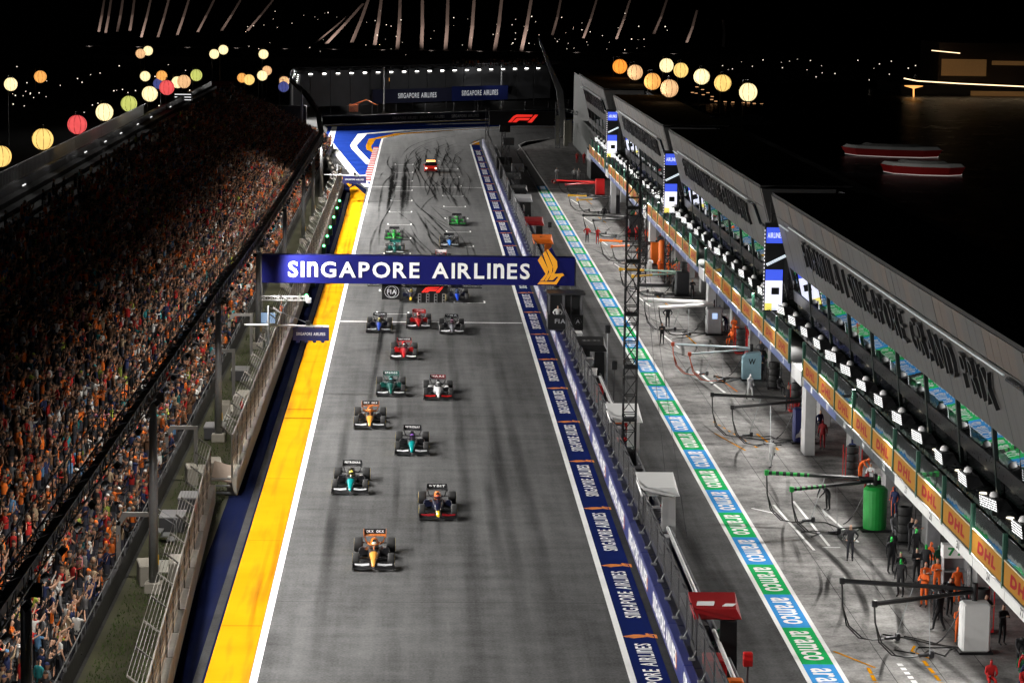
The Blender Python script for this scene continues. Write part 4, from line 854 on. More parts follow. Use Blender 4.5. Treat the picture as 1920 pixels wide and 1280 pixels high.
def rim(w): 
    b = MB().lathe([(.215,-w/2+.012),(.21,-w/2+.02),(.06,-w/2+.045),(.05,-w/2+.0),(.02,-w/2-.005)], 16, 0, 'X'); b.lathe([(.02,w/2+.005),(.05,w/2),(.06,w/2-.045),(.21,w/2-.02),(.215,w/2-.012)], 16, 0, 'X'); return b
SM = {'nose_tip','nose','chassis','engine_cover','sidepod','halo'}
dummy = WHITE
CAR = {k: b.mesh(k, [dummy, dummy], k in SM) for k, b in CM.items()}
for me in CAR.values():
    if len(me.polygons) and any(p.use_smooth for p in me.polygons): me.set_sharp_from_angle(angle=R(50))
T_F, T_R = tyre(.33).mesh('tyre', RUBBER, True), tyre(.42).mesh('tyre', RUBBER, True); R_F, R_R = rim(.33).mesh('rim', mat('wheel_cover',(0.03,0.03,0.032),0.35,0.5)), rim(.42).mesh('rim', MATS['wheel_cover'])
for me in (T_F, T_R): me.set_sharp_from_angle(angle=R(40))
BAND = {n: MB().lathe([(.285,-.001),(.315,0.0),(.315,.003),(.285,.004)], 22, 0, 'X').mesh('tyre_stripe', mat('stripe_'+n, c, .6)) for n, c in (('yellow',(.7,.5,.03)),('white',(.7,.7,.7)))}
hm = MB(); hm.sphere((0,2.74,.74), .145, 14, 10, 0, (1,1.12,1.05)); helmet_m = None
dv = MB(); dv.sphere((0,2.74,.74), .14, 14, 10, 0, (1,1.12,1.05)); dv.loft([sec(2.76,.08,.50,.64,10),sec(2.78,.20,.40,.60,10),sec(2.9,.22,.35,.58,10)], 1); dv.box(-.10,.10,2.575,2.60,.73,.79,2)
drv_m = dv.mesh('person', [HELM, mat('race_suit',(0.05,0.05,0.055),0.8), mat('visor',(0.01,0.01,0.012),0.1)], True)
def paintm(n, c): return mat('car_'+n, c, 0.30, 0.0, var=0.06, coat=0.7)
PAPAYA, DKNAVY, TEAL, DGREEN, CWHITE, CRED, CBLUE, NEON, CBLACK, CYEL, CPINK = [paintm(n,c) for n,c in (('papaya',(.60,.15,.01)),('dark_navy',(.005,.007,.024)),('teal',(.0,.24,.25)),('racing_green',(.004,.075,.06)),('white',(.75,.75,.75)),('red',(.42,.008,.008)),('blue',(.015,.06,.50)),('neon_green',(.02,.28,.04)),('black',(.012,.012,.014)),('yellow',(.85,.55,.03)),('magenta',(.5,.03,.12)))]
NOSEO = paintm('pale_orange', (.72,.31,.05)); SKYB = paintm('sky_blue', (.05,.25,.85)); SILV = mat('car_silver',(.55,.56,.58),.3,.3,coat=.5)
def car(x, y, label, drv, body, nose, cover, wing1, wing2, fw2, text, helm, stripe='yellow', halo=None, pod=None, tip=None):
    t = thing('racing_car', label, 'race car', (x,y,0), R(random.uniform(-.5,.5)), 'racing cars on the straight')
    def part(k, m0, m1=None):
        o = ob(k, CAR[k], t)
        for i, m in enumerate((m0, m1 or m0)): o.material_slots[i].link = 'OBJECT'; o.material_slots[i].material = m
        return o
    part('nose', nose)
    if tip: part('nose_tip', tip)
    ch = part('chassis', body); part('engine_cover', cover); part('floor', CARBON); f_ = part('front_wing', CARBON, fw2); r_ = part('rear_wing', wing1, wing2); part('halo', halo or CARBON); part('cockpit', CARBON); part('intake', CARBON)
    for s in (-1,1):
        e = part('wing_endplate', CARBON); e.parent = f_; e.scale = (s,1,1)
        for k_, m_ in (('sidepod', pod or body),('mirror', body),('front_suspension', CARBON),('rear_suspension', CARBON)): part(k_, m_).scale = (s,1,1)
        for (tm, rm_, yy, xx, w) in ((T_F,R_F,1.05,.83,.33),(T_R,R_R,4.65,.79,.42)):
            wh = ob('wheel', None, t, (s*xx,yy,.36)); ob('tyre', tm, wh); ob('rim', rm_, wh); ob('tyre_stripe', BAND[stripe], wh, (s*(w/2-.003),0,0), scale=(s,1,1))
    if text: ob('lettering', text_mesh('lettering', text, .86, .13, CWHITE, bold=.03), r_, (0,5.243,.875), (R(63.4),0,0))
    d = ob('person', drv_m, None, (x,y,0), (0,0,t.rotation_euler.z)); d.color = helm+(1,); tag(d, drv, 'person', 'drivers in their cars')
    return t
W_, K_ = (.7,.7,.7), (.02,.02,.02)
car(-1.88,124.0,'orange and black race car leading the field','driver in a pale helmet in the leading orange car',CBLACK,NOSEO,PAPAYA,PAPAYA,CBLACK,SILV,'OKX  OKX',(.6,.6,.5),'yellow',PAPAYA,CBLACK)
car(1.26,135.9,'dark navy race car with yellow nose and orange airbox, second on the road','driver in the navy car with the yellow nose tip, second on the road',DKNAVY,DKNAVY,PAPAYA,CBLACK,CBLACK,paintm('wing_crimson',(.2,.008,.012)),'BYBIT',(.5,.1,.05),'yellow',DKNAVY,None,CYEL)
car(-3.45,142.7,'black race car with teal nose nearest the white edge line','driver in the black and teal car nearest the edge line',CBLACK,TEAL,CBLACK,CBLACK,CBLACK,SILV,'PETRONAS',(.7,.6,.1))
car(-.15,154.7,'black race car with teal nose in mid track, fourth on the road','driver in the black and teal car in mid track',CBLACK,TEAL,CBLACK,CBLACK,CBLACK,SILV,'PETRONAS',(.15,.05,.3))
car(-2.77,163.8,'second orange and black race car, behind the teal ones','driver in the second orange and black car',CBLACK,NOSEO,PAPAYA,PAPAYA,CBLACK,SILV,'OKX  OKX',(.6,.25,.1),'yellow',PAPAYA,CBLACK)
car(-1.59,176.8,'dark green race car alongside the white one','driver in the dark green car beside the white one',DGREEN,DGREEN,DGREEN,DGREEN,DGREEN,SILV,'aramco',(.1,.3,.3))
car(1.55,175.4,'white and black race car with red rear wing','driver in the white and black car with red wing',CWHITE,CWHITE,CBLACK,CBLACK,paintm('dark_crimson',(.16,.006,.01)),CRED,'HAAS',(.6,.6,.6),'white',CBLACK,CBLACK)
car(-.83,194.0,'red race car alone below the start line','driver in the red car below the start line',CRED,CRED,CRED,CRED,CBLACK,CWHITE,'SANTANDER',(.7,.65,.6))
car(-2.87,208.9,'navy race car with bright blue nose on the left of the start line','driver in the blue-nosed car left on the start line',DKNAVY,CBLUE,DKNAVY,CBLACK,CBLACK,SILV,'WILLIAMS',(.6,.5,.2))
car(.25,211.3,'red race car in the middle of the start line','driver in the red car on the start line',CRED,CRED,CRED,CRED,CRED,CWHITE,'SANTANDER',(.6,.1,.1))
car(2.87,208.3,'black and white race car with pink trim right of the start line','driver in the car with pink trim',CBLACK,mat('car_dull_silver',(.25,.25,.28),.35,.3,coat=.5),CBLACK,CBLACK,CBLACK,CWHITE,'VISA',(.5,.2,.3),'white')
car(-.43,228.7,'dark navy race car with yellow nose behind the hanging panels','driver in the navy car behind the hanging panels',DKNAVY,DKNAVY,DKNAVY,CBLACK,CBLACK,CARBON,'',(.6,.5,.1),'yellow',None,None,CYEL)
car(3.58,229.0,'dark blue race car right of the hanging light panel','driver in the dark blue car by the light panel',DKNAVY,CBLUE,DKNAVY,CBLACK,DKNAVY,CARBON,'',(.2,.3,.6))
car(2.45,259.0,'pale pink and black race car half hidden above the overhead sign','driver in the pink and black car above the sign',CBLACK,CPINK,CBLACK,CRED,CWHITE,CWHITE,'HAAS',(.5,.2,.3),'white')
car(-2.16,268.5,'dark green race car just above the overhead sign','driver in the dark green car above the sign',DGREEN,DGREEN,DGREEN,DGREEN,DGREEN,SILV,'',(.1,.3,.3))
car(3.43,276.3,'black race car with a sky blue nose','driver in the black car with sky blue nose',CBLACK,SKYB,CBLACK,CBLACK,CBLACK,SILV,'',(.2,.2,.3))
car(-2.38,283.0,'neon green race car on the left, behind the dark green one','driver in the left neon green car',CBLACK,NEON,CBLACK,CBLACK,CBLACK,NEON,'',(.1,.4,.1),'white',NEON,NEON)
car(4.6,300.2,'neon green race car on the right, last of the field','driver in the right neon green car',CBLACK,NEON,CBLACK,CBLACK,CBLACK,NEON,'',(.1,.4,.1),'white',NEON,NEON)
# following course car
t = thing('course_car', 'red course car with glowing orange roof lights following the field', 'car', (1.99,381.5,0))
def sec4(y, w, z0, z1, wt): return [(-w,y,z0),(w,y,z0),(w,y,(z0+z1)/2+.05),(wt,y,z1),(-wt,y,z1),(-w,y,(z0+z1)/2+.05)]
MB().loft([sec4(0,.80,.25,.62,.74),sec4(.25,.92,.2,.75,.85),sec4(1.5,.95,.2,.92,.86),sec4(4.2,.95,.2,.98,.86),sec4(4.6,.90,.3,.92,.8)]).build('body', CRED, t, smooth=False)
MB().loft([sec4(1.35,.85,.9,.93,.80),sec4(2.0,.84,.9,1.36,.66),sec4(3.4,.84,.9,1.38,.66),sec4(4.4,.82,.9,.98,.7)]).build('cabin', mat('dark_glass',(.01,.01,.012),.08), t); MB().loft([sec4(2.0,.68,1.35,1.40,.62),sec4(3.4,.68,1.36,1.42,.62)]).build('roof', CRED, t)
for s in (-1,1):
    MB().sphere((s*.66,.06,.62),.12,8,6).build('headlight', glow('headlight_glow',(1,.85,.6),6), t); 
    for yy in (.85,3.6): w_ = ob('wheel', None, t, (s*.82,yy,.34)); ob('tyre', T_F, w_, scale=.94); ob('rim', R_F, w_, scale=.94)
    MB().bbox(s*1.02-.1,s*1.02+.1,1.55,1.7,.95,1.08,.02).build('mirror', CRED, t)
lb = MB().bbox(-.62,.62,2.4,2.7,1.44,1.60,.03).build('light_bar', glow('amber_glow',(1,.36,.06),5), t)
sp_ = spot('roof_light', (1.99,382,3.0),(1.99,380.5,0),120,140,.8,.2,(1,.45,.12)); sp_.name = 'roof_light'

# ================================================================== pit building
FASC = mat('zinc_fascia', (0.055,0.054,0.052), 0.5, 0.25, var=0.4, scale=0.9, bump=0.1, stretch=(1,2.5,0.25)); FASC2 = mat('zinc_fascia_warm', (0.075,0.06,0.05), 0.5, 0.25, var=0.4, scale=0.8, stretch=(1,2.5,0.25))
WIN = glass('mirror_glazing', (0.25,0.32,0.30), 0.62, 0.015, 0.5); BAL = glass('balustrade_glass', (0.72,0.86,0.80), 0.22, 0.02, 0.85)
DARKIN = mat('dark_interior', (0.012,0.012,0.013), 0.8); SLAB = mat('brushed_soffit', (0.26,0.26,0.27), 0.28, 0.75, var=0.3, scale=1.2); GPOST = mat('green_post', (0.035,0.11,0.075), 0.4, 0.2)
pb = thing('pit_building', 'long dark pit building with raking grey fascia, mirror windows and garages below', 'building')
Y0, Y1 = 90, 402
MB().box(24.6,28.6,Y0,Y1,6.3,6.5).build('floor_slab', DARKIN, pb); MB().box(29.3,29.6,Y0,Y1,0,6.2).build('core_wall', DARKIN, pb)
MB().box(27.6,28.4,Y0,Y1-25,6.5,14.2).build('back_wall', DARKIN, pb)
sections = [(93.8,169.7),(175.8,240.9),(247,310.3),(327.2,377.8)]
ROOFM = mat('roof_black', (0.010,0.010,0.010), 0.9)
for a, b_ in sections:
    rf = MB().box(22.5,28.6,a,b_,14.24,14.42).build('roof', ROOFM, pb)
    n = int(round((b_-a)/1.5)); L_ = (b_-a)/n
    def pan(z0, z1, m, nm):
        x0, x1 = 23.67+(9.7-z0)*0.27, 23.67+(9.7-z1)*0.27
        return MB().loft([[(x0,0.015,z0),(x0,L_-.015,z0),(x0+.18,L_-.015,z0),(x0+.18,0.015,z0)], [(x1,0.015,z1),(x1,L_-.015,z1),(x1+.18,L_-.015,z1),(x1+.18,0.015,z1)]]).mesh(nm, m)
    lo_, up_, up2 = pan(9.7,12.9,FASC,'fascia_panel'), pan(12.93,14.23,FASC,'parapet_panel'), pan(12.93,14.23,FASC2,'parapet_panel')
    for k in range(n):
        ob('fascia_panel', lo_, pb, (random.uniform(0,.02),a+k*L_,0)); ob('parapet_panel', up2 if random.random() < .35 else up_, pb, (random.uniform(0,.02),a+k*L_,0))
    for yy, dy in ((b_,.6),(a,-.6)):
        MB().loft([[(22.5,yy,14.23),(27.4,yy,14.23),(27.4,yy+dy,14.23),(22.5,yy+dy,14.23)], [(24.6,yy,6.4),(27.5,yy,6.4),(27.5,yy+dy,6.4),(24.6,yy+dy,6.4)]]).build('end_wall', mat('dark_end_wall',(0.03,0.03,0.03),0.5), pb)
    tl = .112                                                   # glazing leans out over the pit lane
    def lean(y0, y1, z0, z1, th, off, nm, m):
        xa, xb = 24.02-(z0-8.3)*tl+off, 24.02-(z1-8.3)*tl+off
        return MB().loft([[(xa,y0,z0),(xa,y1,z0),(xa+th,y1,z0),(xa+th,y0,z0)], [(xb,y0,z1),(xb,y1,z1),(xb+th,y1,z1),(xb+th,y0,z1)]]).mesh(nm, m)
    nw = int((b_-a)/6.9); lw = (b_-a)/nw
    m = lean(-.14,.14,6.75,9.72,.16,-.09,'mullion',mat('mullion_dark',(0.02,0.03,0.028),0.35,0.4)); wp = lean(.15,lw-.15,8.3,9.70,.04,0,'window',WIN); sill = lean(.1,lw-.1,7.55,8.28,.2,-.05,'window_sill',mat('sill_black',(0.02,0.02,0.022),0.3,0.5)); low_ = lean(.1,lw-.1,6.75,7.53,.05,.25,'lower_glass',mat('lower_glass_dark',(0.012,0.013,0.014),0.12,0.2))
    for k in range(nw): ob('mullion', m, pb, (0,a+k*lw,0)); ob('window', wp, pb, (0,a+k*lw,0)); ob('window_sill', sill, pb, (0,a+k*lw,0)); ob('lower_glass', low_, pb, (0,a+k*lw,0))
    # raised letters on the fascia; glowing tube stands in for their white top edges
    mid = (a+b_)/2; txt = 'FORMULA 1 SINGAPORE GRAND PRIX'
    Mx = Matrix(((0,-.261,-.965),(-1,0,0),(0,.965,-.261)))
    letters(txt, (b_-a)*0.70, 1.6, mat('letter_black',(0.03,0.03,0.032),0.35,0.4), .17, pb, Matrix.Translation((23.10-.03,mid,11.72)) @ Mx.to_4x4(), bold=-.016, gap=.24)
    MB().tube([(22.60,a+8,12.86),(22.60,b_-7,12.86)], .045, 6).build('edge_glow_tube', glow('tube_white',(.5,.55,.57),0.05), pb)
    MB().tube([(22.66,b_-6.5,12.6),(22.66,b_-2.5,12.6)], .05, 6).build('edge_glow_tube', MATS['tube_white'], pb)
    MB().tube([(22.75,a+8,12.7),(22.75,a+5,12.7),(23.05,a+3.6,11.6),(23.05,a-2 if a > 100 else a,11.6)], .10, 6).build('conduit', mat('conduit_blue_black',(0.02,0.03,0.04),0.25,0.6), pb)
# recessed towers with screens between the sections
SB, SW_, SY_ = glow('screen_blue',(.05,.10,.75),.9), glow('screen_white',(.85,.86,1),.95), glow('screen_yellow',(.9,.75,.15),.9)
for i, y in enumerate((172.8,244.0,318.5)):
    t = thing('screen_tower', ['black truss tower with a bright blue and white screen, nearest','black truss tower with a lit screen, middle one','black truss tower with a lit screen, farthest one'][i], 'screen', (23.0,y,6.5), 0, 'screen towers on the pit building')
    truss_mesh([(.2,0,0),(.2,0,7.0)], .6,.6,.7,.05).build('mast', BLACK, t); truss_mesh([(1.4,0,0),(1.4,0,7.0)], .6,.6,.7,.05).build('mast', BLACK, t)
    MB().box(-.75,.55,-1.9,-1.7,.2,5.9).build('frame', BLACK, t)
    sf = ob('screen_face', MB().box(-.65,.45,-1.93,-1.905,.3,2.2).mesh('screen_face', SW_), t); MB().box(-.65,.45,-1.935,-1.931,2.2,2.9).build('blue_band', SB, sf); MB().box(-.65,-.2,-1.94,-1.931,.3,.75).build('yellow_corner', SY_, sf); MB().box(-.25,.25,-1.945,-1.931,1.3,1.75).build('dark_block', BLACK, sf)
    MB().box(-.65,.45,-1.93,-1.905,4.6,5.6).build('screen_face', SB, t)
    ob('lettering', text_mesh('lettering','AIRLINES',.95,.34,glow('letter_white_glow',(.9,.95,1),.9)), t, (-.1,-1.935,5.1), (R(90),0,0))
    dots = MB()
    for q in range(22): dots.box(-.78,-.72,-1.93,-1.9,.3+q*.24,.42+q*.24)
    dots.build('edge_lamps', glow('edge_lamp',(.9,.85,.9),.7), t)
    MB().box(1.9,4.2,-2.2,2.2,.0,6.6).build('dark_core', BLACK, t); MB().tube([(-.6,-1.95,3.2),(.6,-1.95,3.8)], .09, 6).build('lamp_bar', glow('lamp_bar_glow',(.8,.9,1),.6), t)
# balcony edge: slab, number band, sponsor panels, glass, posts, soffit
MB().box(22.62,25.8,Y0,352,4.42,4.95).build('balcony_slab', mat('balcony_concrete',(0.22,0.22,0.22),0.7), pb)
MB().box(25.78,26.2,Y0,Y1,4.1,6.2).build('lintel_wall', DARKIN, pb)
MB().loft([[(23.2,Y0,6.72),(24.6,Y0,6.56),(24.6,Y0,6.3),(23.2,Y0,6.5)], [(23.2,352,6.72),(24.6,352,6.56),(24.6,352,6.3),(23.2,352,6.5)]]).build('steel_ledge', SLAB, pb)
BANDB = mat('band_blue', (0.05,0.075,0.20), 0.5, var=0.25); BANDW = mat('band_white', (0.62,0.62,0.60), 0.5); BANDK = mat('band_dark', (0.03,0.035,0.04), 0.4)
DHLY = mat('panel_yellow', (0.26,0.118,0.006), 0.6, var=0.25, spec=.15); DHLR = mat('panel_red', (0.20,0.003,0.008), 0.6, spec=.1)
dpan = MB().bbox(-.05,0,.14,5.86,5.08,6.02,.02).mesh('sponsor_panel', DHLY); dtxt = text_mesh('lettering','DHL',3.4,.5,DHLR,bold=.06,slant=.25)
trim = MB().box(-.08,.0,0,6,4.97,5.04).mesh('white_trim', mat('trim_grey',(.38,.38,.37),.6)); trim2 = MB().box(-.06,.0,0,6,6.03,6.08).mesh('white_trim', mat('trim_cream',(.5,.45,.33),.5)); gl_m = MB().box(-.01,.01,.1,5.9,6.09,7.0).mesh('glass_panel', BAL); gl2 = MB().loft([[(0,.1,7.0),(0,5.9,7.0),(.02,5.9,7.0),(.02,.1,7.0)],[(.45,.1,6.75),(.45,5.9,6.75),(.47,5.9,6.75),(.47,.1,6.75)]]).mesh('glass_panel', BAL)
post_m = MB().box(-.1,.06,-.09,.09,4.95,7.05).mesh('green_post', GPOST); bands = {k: MB().box(-.04,0,.03,5.97,4.42,4.95).mesh('number_band', m_) for k, m_ in (('b',BANDB),('w',BANDW),('k',BANDK))}
WALLROT = Matrix(((0,0,-1),(-1,0,0),(0,1,0))).to_euler()        # reads towards the camera on a face that looks at the track
nums = ['77','24','31','21','27','22','44','63','11','1','23','2','10','31','55','16','4','81','14','18']
skip = {17, 26, 35}
for k in range(0, 43):
    y = 93.9+6*k
    if y > 350: break
    bk = 'w' if y < 120 else ('k' if y < 138 else 'b')
    if k in (10, 19, 28, 37):                                   # joints between building blocks: a column instead of panels
        MB().box(22.5,23.2,y+1,y+5,4.3,5.2).build('column_head', mat('pale_column',(.42,.42,.42),.6), pb); MB().box(23.0,23.6,y+2.2,y+3.8,0,4.3).build('column', MATS['pale_column'], pb); ob('green_post', post_m, pb, (22.5,y,0)); continue
    p = ob('sponsor_panel', dpan, pb, (22.5,y,0)); ob('lettering', dtxt, p, (-.055,3.0,5.55), WALLROT)
    ob('white_trim', trim, pb, (22.5,y,0)); ob('white_trim', trim2, pb, (22.5,y,0)); ob('glass_panel', gl_m, pb, (22.5,y,0)); ob('green_post', post_m, pb, (22.5,y,0))
    nb = ob('number_band', bands[bk], pb, (22.58,y,0)); ob('lettering', text_mesh('lettering', nums[k % 20], .6, .34, BLACK if bk == 'w' else WHITE, bold=.03), nb, (-.046,3.0,4.69), WALLROT)
for k in range(50):                                            # glowing discs stand in for light spots reflected on the ledge
    y = 97+5.2*k
    if y > 350: break
    MB().lathe([(.16,0),(.16,.05)], 10).build('glint_disc', glow('glint_disc_glow',(1,.9,.68),2.2), pb, (23.75,y+2.6,6.645))
# building floodlights
FW_ = glow('white_flood_face', (1,1,1), 1.5)
hb_ = MB().loft([[(.1,-1.1,0),(1.0,-1.0,.15),(1.0,1.0,.15),(.1,1.1,0)], [(0,-.8,.75),(.8,-.6,.6),(.8,.6,.6),(0,.8,.75)]]).mesh('housing', BLACK)
gp = MB()
for r in range(5):
    for c in range(11):
        y_ = -1.0+c*.19+random.uniform(-.03,.03); z_ = .06+r*.135
        gp.add([(-.03+.1*(1-z_/.75)-.01,y_,z_),(-.03+.1*(1-z_/.75)-.01,y_+.11,z_),(-.04+.1*(1-z_/.75)-.01,y_+.11,z_+.075),(-.04+.1*(1-z_/.75)-.01,y_,z_+.075)], [(0,1,2,3)])
gp_m = gp.mesh('lamp_cells', FW_); dome = MB().sphere((.35,0,.78), .27, 10, 6).mesh('highlight_dome', mat('highlight_dome',(.75,.75,.75),.35), True); brk = MB().box(.2,.5,-.15,.15,-.35,.05).mesh('bracket', DSTEEL)  # the white dome stands in for a round highlight on the unit
for k in range(49):
    y = 94.7+5.2*k
    if y > 348: break
    t = thing('building_floodlight', f'white-faced floodlight box on the pit balcony ledge, {nth(k+1)} from the near end', 'floodlight', (22.9,y,6.95), R(8+random.uniform(-7,7)), 'floodlights along the pit balcony'); t.scale = (.75,.72,.75*random.uniform(.9,1.05))
    ob('housing', hb_, t); ob('lamp_cells', gp_m, t); ob('highlight_dome', dome, t); ob('bracket', brk, t)
    if k % 2 == 0: spot('pit_beam', (22.4,y,7.4), (19.0,y-3,0), PIT_W, 116, 0.7, 0.35)
# garages: piers, door heads, interiors with racks
for k in range(22):
    y = 95+12*k
    if y > 352: break
    MB().bbox(25.4,26.1,y-.7,y+.7,0,4.3,.03).build('garage_pier', mat('pier_grey',(.24,.24,.24),.6,var=.3), pb)
    MB().box(25.85,26.05,y+.7,y+11.3,3.3,4.1).build('door_head', mat('door_head_grey',(.12,.12,.13),.5), pb)
    MB().box(29.0,29.2,y+.7,y+11.3,0,4.1).build('garage_wall', mat(['team_white','team_red','team_navy','team_grey'][k%4],[(.35,.35,.35),(.3,.01,.01),(.02,.03,.12),(.16,.16,.17)][k%4],.6), pb)
    if k % 2 == 0: spot('garage_fill', (27.6,y+6,3.9),(27.4,y+6,0),GAR_W,150,.8,.4)  # added fill inside the garages, no lamp hangs there
rk = MB().box(-.55,.55,-.3,.3,0,.05).box(-.55,.55,-.3,.3,.62,.66).box(-.55,.55,-.3,.3,1.25,1.29).box(-.55,-.5,-.3,.3,0,1.9).box(.5,.55,-.3,.3,0,1.9).box(-.55,.55,.28,.3,0,1.9)
t = thing('tyre_rack', 'grey shelf unit with the green number 77 on top', 'rack', (24.6,119.5,0)); rk.build('shelf_frame', GREYP, t); MB().box(-.58,.58,-.34,.3,1.9,2.5).build('header_board', WHITE, t); ob('lettering', text_mesh('lettering','77',.75,.38,mat('number_green',(.01,.28,.06),.5),bold=.04), t, (0,-.345,2.2), (R(90),0,0))
tstack = [ (24.7,172,'red'),(24.5,181.5,'black'),(24.6,148.5,'red'),(24.5,222,'black'),(24.6,246,'red'),(24.6,270,'orange'),(24.4,131,'black'),(24.5,113,'red'),(24.3,199,'red'),(24.6,296,'black')]
for i, (x, y, c) in enumerate(tstack):
    t = thing('tyre_trolley', f'{c} trolley of stacked tyres at a garage front, '+['second bay beyond the light blue unit','beside the light blue unit','next to the dark bull unit','left of the grey unit','two bays past the grey unit','by the orange post','behind the green cylinder','between rack and white unit','near the grey unit','far along the garages'][i], 'trolley', (x,y,0), 0, 'tyre trolleys')
    fm = {'red':RED,'black':BLACK,'orange':ORANGE}[c]
    MB().box(-.45,.45,-.5,.5,.1,.16).tube([(-.45,-.5,.1),(-.45,-.5,1.9)],.03,4).tube([(.45,-.5,.1),(.45,-.5,1.9)],.03,4).tube([(-.45,.5,.1),(-.45,.5,1.9)],.03,4).tube([(.45,.5,.1),(.45,.5,1.9)],.03,4).build('frame', fm, t)
    for k in range(4): ob('tyre', T_R, t, (0,0,.40+.44*k), (0,R(90),0))
# far end block, hut and barrier by the pit entry
MB().box(26,30,404,450,0,12).build('end_block', mat('end_green',(.008,.014,.011),.7), pb)
t = thing('leaning_fin', 'tall pale leaning fin at the far end of the pit building', 'mast', (24.9,470,0)); MB().loft([[(.2,-.3,0),(1.2,-.3,0),(1.2,.3,0),(.2,.3,0)], [(-.8,-.25,8),(.4,-.25,8),(.4,.25,8),(-.8,.25,8)], [(-4.2,-.1,17.2),(-3.9,-.1,17.2),(-3.9,.1,17.2),(-4.2,.1,17.2)]]).build('fin', mat('fin_grey',(.35,.36,.36),.4,.3), t); MB().box(0,1.4,-.5,.5,0,.25).build('footing', CONC, t)
t = thing('timing_hut', 'grey cabin with white upper wall and black lower wall at the far garages', 'cabin', (24.0,372,0)); MB().bbox(0,2.6,0,8,0,2.4,.03).build('lower_wall', BLACK, t); MB().bbox(-.05,2.65,-.05,8,2.42,3.7,.03).build('upper_wall', GREYP, t); MB().bbox(-.1,2.7,-.1,8,3.72,3.9,.03).build('roof', BLACK, t)
rl = MB()
for k in range(7): rl.tube([(.4*k,0,3.9),(.4*k,0,4.6)],.03,4)
rl.tube([(0,0,4.6),(2.4,0,4.6)],.03,4); rl.build('roof_rail', BLACK, t)
t = thing('crowd_barrier', 'low steel crowd barrier in front of the far officials', 'barrier', (19.3,368,0))
bb = MB().tube([(0,0,.1),(0,0,1.1),(3.6,0,1.1),(3.6,0,.1)],.03,4)
for k in range(1,18): bb.tube([(.2*k,0,.15),(.2*k,0,1.1)],.012,3)
bb.build('rails', STEEL, t); MB().box(0,.6,-.25,.25,0,.1).box(3,3.6,-.25,.25,0,.1).build('feet', STEEL, t)
MB().box(-1,4.6,-2.6,-1.2,.0,.35).build('step', mat('red_step',(.2,.01,.012),.5), t)

# ================================================================== overhead sign
FRONT = (R(90),0,0)
SIGNB = mat('sign_blue', (0.010,0.012,0.12), 0.5, 0.0, var=0.2, scale=0.3, spec=0.1)
LETW = glow('letter_white', (0.82,0.82,0.80), 0.22); BIRDO = glow('bird_orange', (0.85,0.36,0.02), 0.28)  # letters and bird glow slightly in place of flood light
g = thing('overhead_sign', 'wide blue overhead sign spanning the track with white lettering and a yellow bird', 'sign', (0,205,0))
MB().bbox(-11.75,12.15,0,1.1,4.32,6.48,.03).build('board', SIGNB, g)
letters(SIA, 18.45, 1.22, LETW, .05, g, Matrix.Translation((-.52,-.005,5.40)) @ Euler(FRONT).to_matrix().to_4x4(), caps_n=True, bold=.022)
bk = MB().prismY([(8.9,4.5),(9.2,4.45),(11.4,4.45),(11.7,4.75),(11.5,5.1),(11.0,6.0),(10.35,7.25),(9.2,6.2)], -.04, .4); bk.build('bird_backing', SIGNB, g)
ob('bird_mark', bird_mesh('bird_mark', 2.05, 2.7, BIRDO, .06), g, (10.32,-.045,5.78), FRONT)
for x in (-11.9, 12.05):
    MB().box(-.2,.2,.3,.7,0,6.3).build('post', mat('gantry_post_grey',(.14,.14,.14),.5,.4), g, (x,0,0)); MB().bbox(-.5,.5,0,1.1,0,.4,.03).build('post_base', CONC, g, (x,0,0))
# start lights hanging below it
t = thing('start_lights', 'black start light panel with a red logo hanging under the overhead sign', 'signal', (0,206.4,0))
truss_mesh([(-3.7,0,4.12),(5.1,0,4.05)], .25,.25,.6,.03).build('hanger', BLACK, t); MB().box(.05,2.45,-.1,.1,3.45,4.1).build('panel', BLACK, t)
F1P = [[(1180,727),(1235,665),(1270,646),(1440,646),(1425,668),(1275,672),(1255,680),(1215,727)], [(1225,727),(1262,690),(1280,680),(1415,680),(1390,705),(1300,705),(1285,712),(1270,727)], [(1385,727),(1460,646),(1495,646),(1430,727)]]
def f1_mesh(w, m):
    b = MB()
    for P in F1P: b.prism([((x-1337)/315*w, (686-y)/315*w) for x,y in P], 0, .03)
    return b.mesh('logo', m)
F1R = glow('logo_red', (.9,.03,.02), .9)
ob('logo', f1_mesh(1.7, F1R), t, (1.28,-.105,3.78), FRONT)
for k in range(4):
    c = ob('light_column', MB().bbox(-.13,.13,-.12,.12,2.75,3.5,.03).mesh('light_column', mat('column_grey',(.22,.22,.22),.5)), t, (.30+.62*k,0,0))
    c2 = MB()
    for j in range(3): c2.lathe([(.08,0),(.08,.03)], 10, 0, 'Y', (0,-.15,2.88+.22*j))
    c2.build('lenses', BLACK, c)
for k in range(3): MB().box(-.17,.17,-.05,.05,2.78,3.45).build('black_infill', BLACK, t, (.61+.62*k,0,0))
t = thing('round_logo_panel', 'square black panel with a white round logo under the overhead sign', 'sign', (-1.85,206.2,0)); MB().box(-.76,.76,-.05,.05,3.0,4.2).build('panel', BLACK, t); GW = glow('logo_white',(.7,.72,.74),.25)
ob('lettering', text_mesh('lettering','FIA',.72,.34,GW,bold=.03), t, (0,-.056,3.6), FRONT)
for s in (-.1,.1): 
    rg = MB(); rg.lathe([(.46,0),(.46,.01),(.43,.01),(.43,0)], 28, 0, 'Y', caps=False); ob('ring', rg.mesh('ring', GW), t, (s,-.07,3.6))
MB().tube([(-.5,0,4.2),(-.5,0,4.4)],.03,4).tube([(.5,0,4.2),(.5,0,4.4)],.03,4).build('hangers', DSTEEL, t)

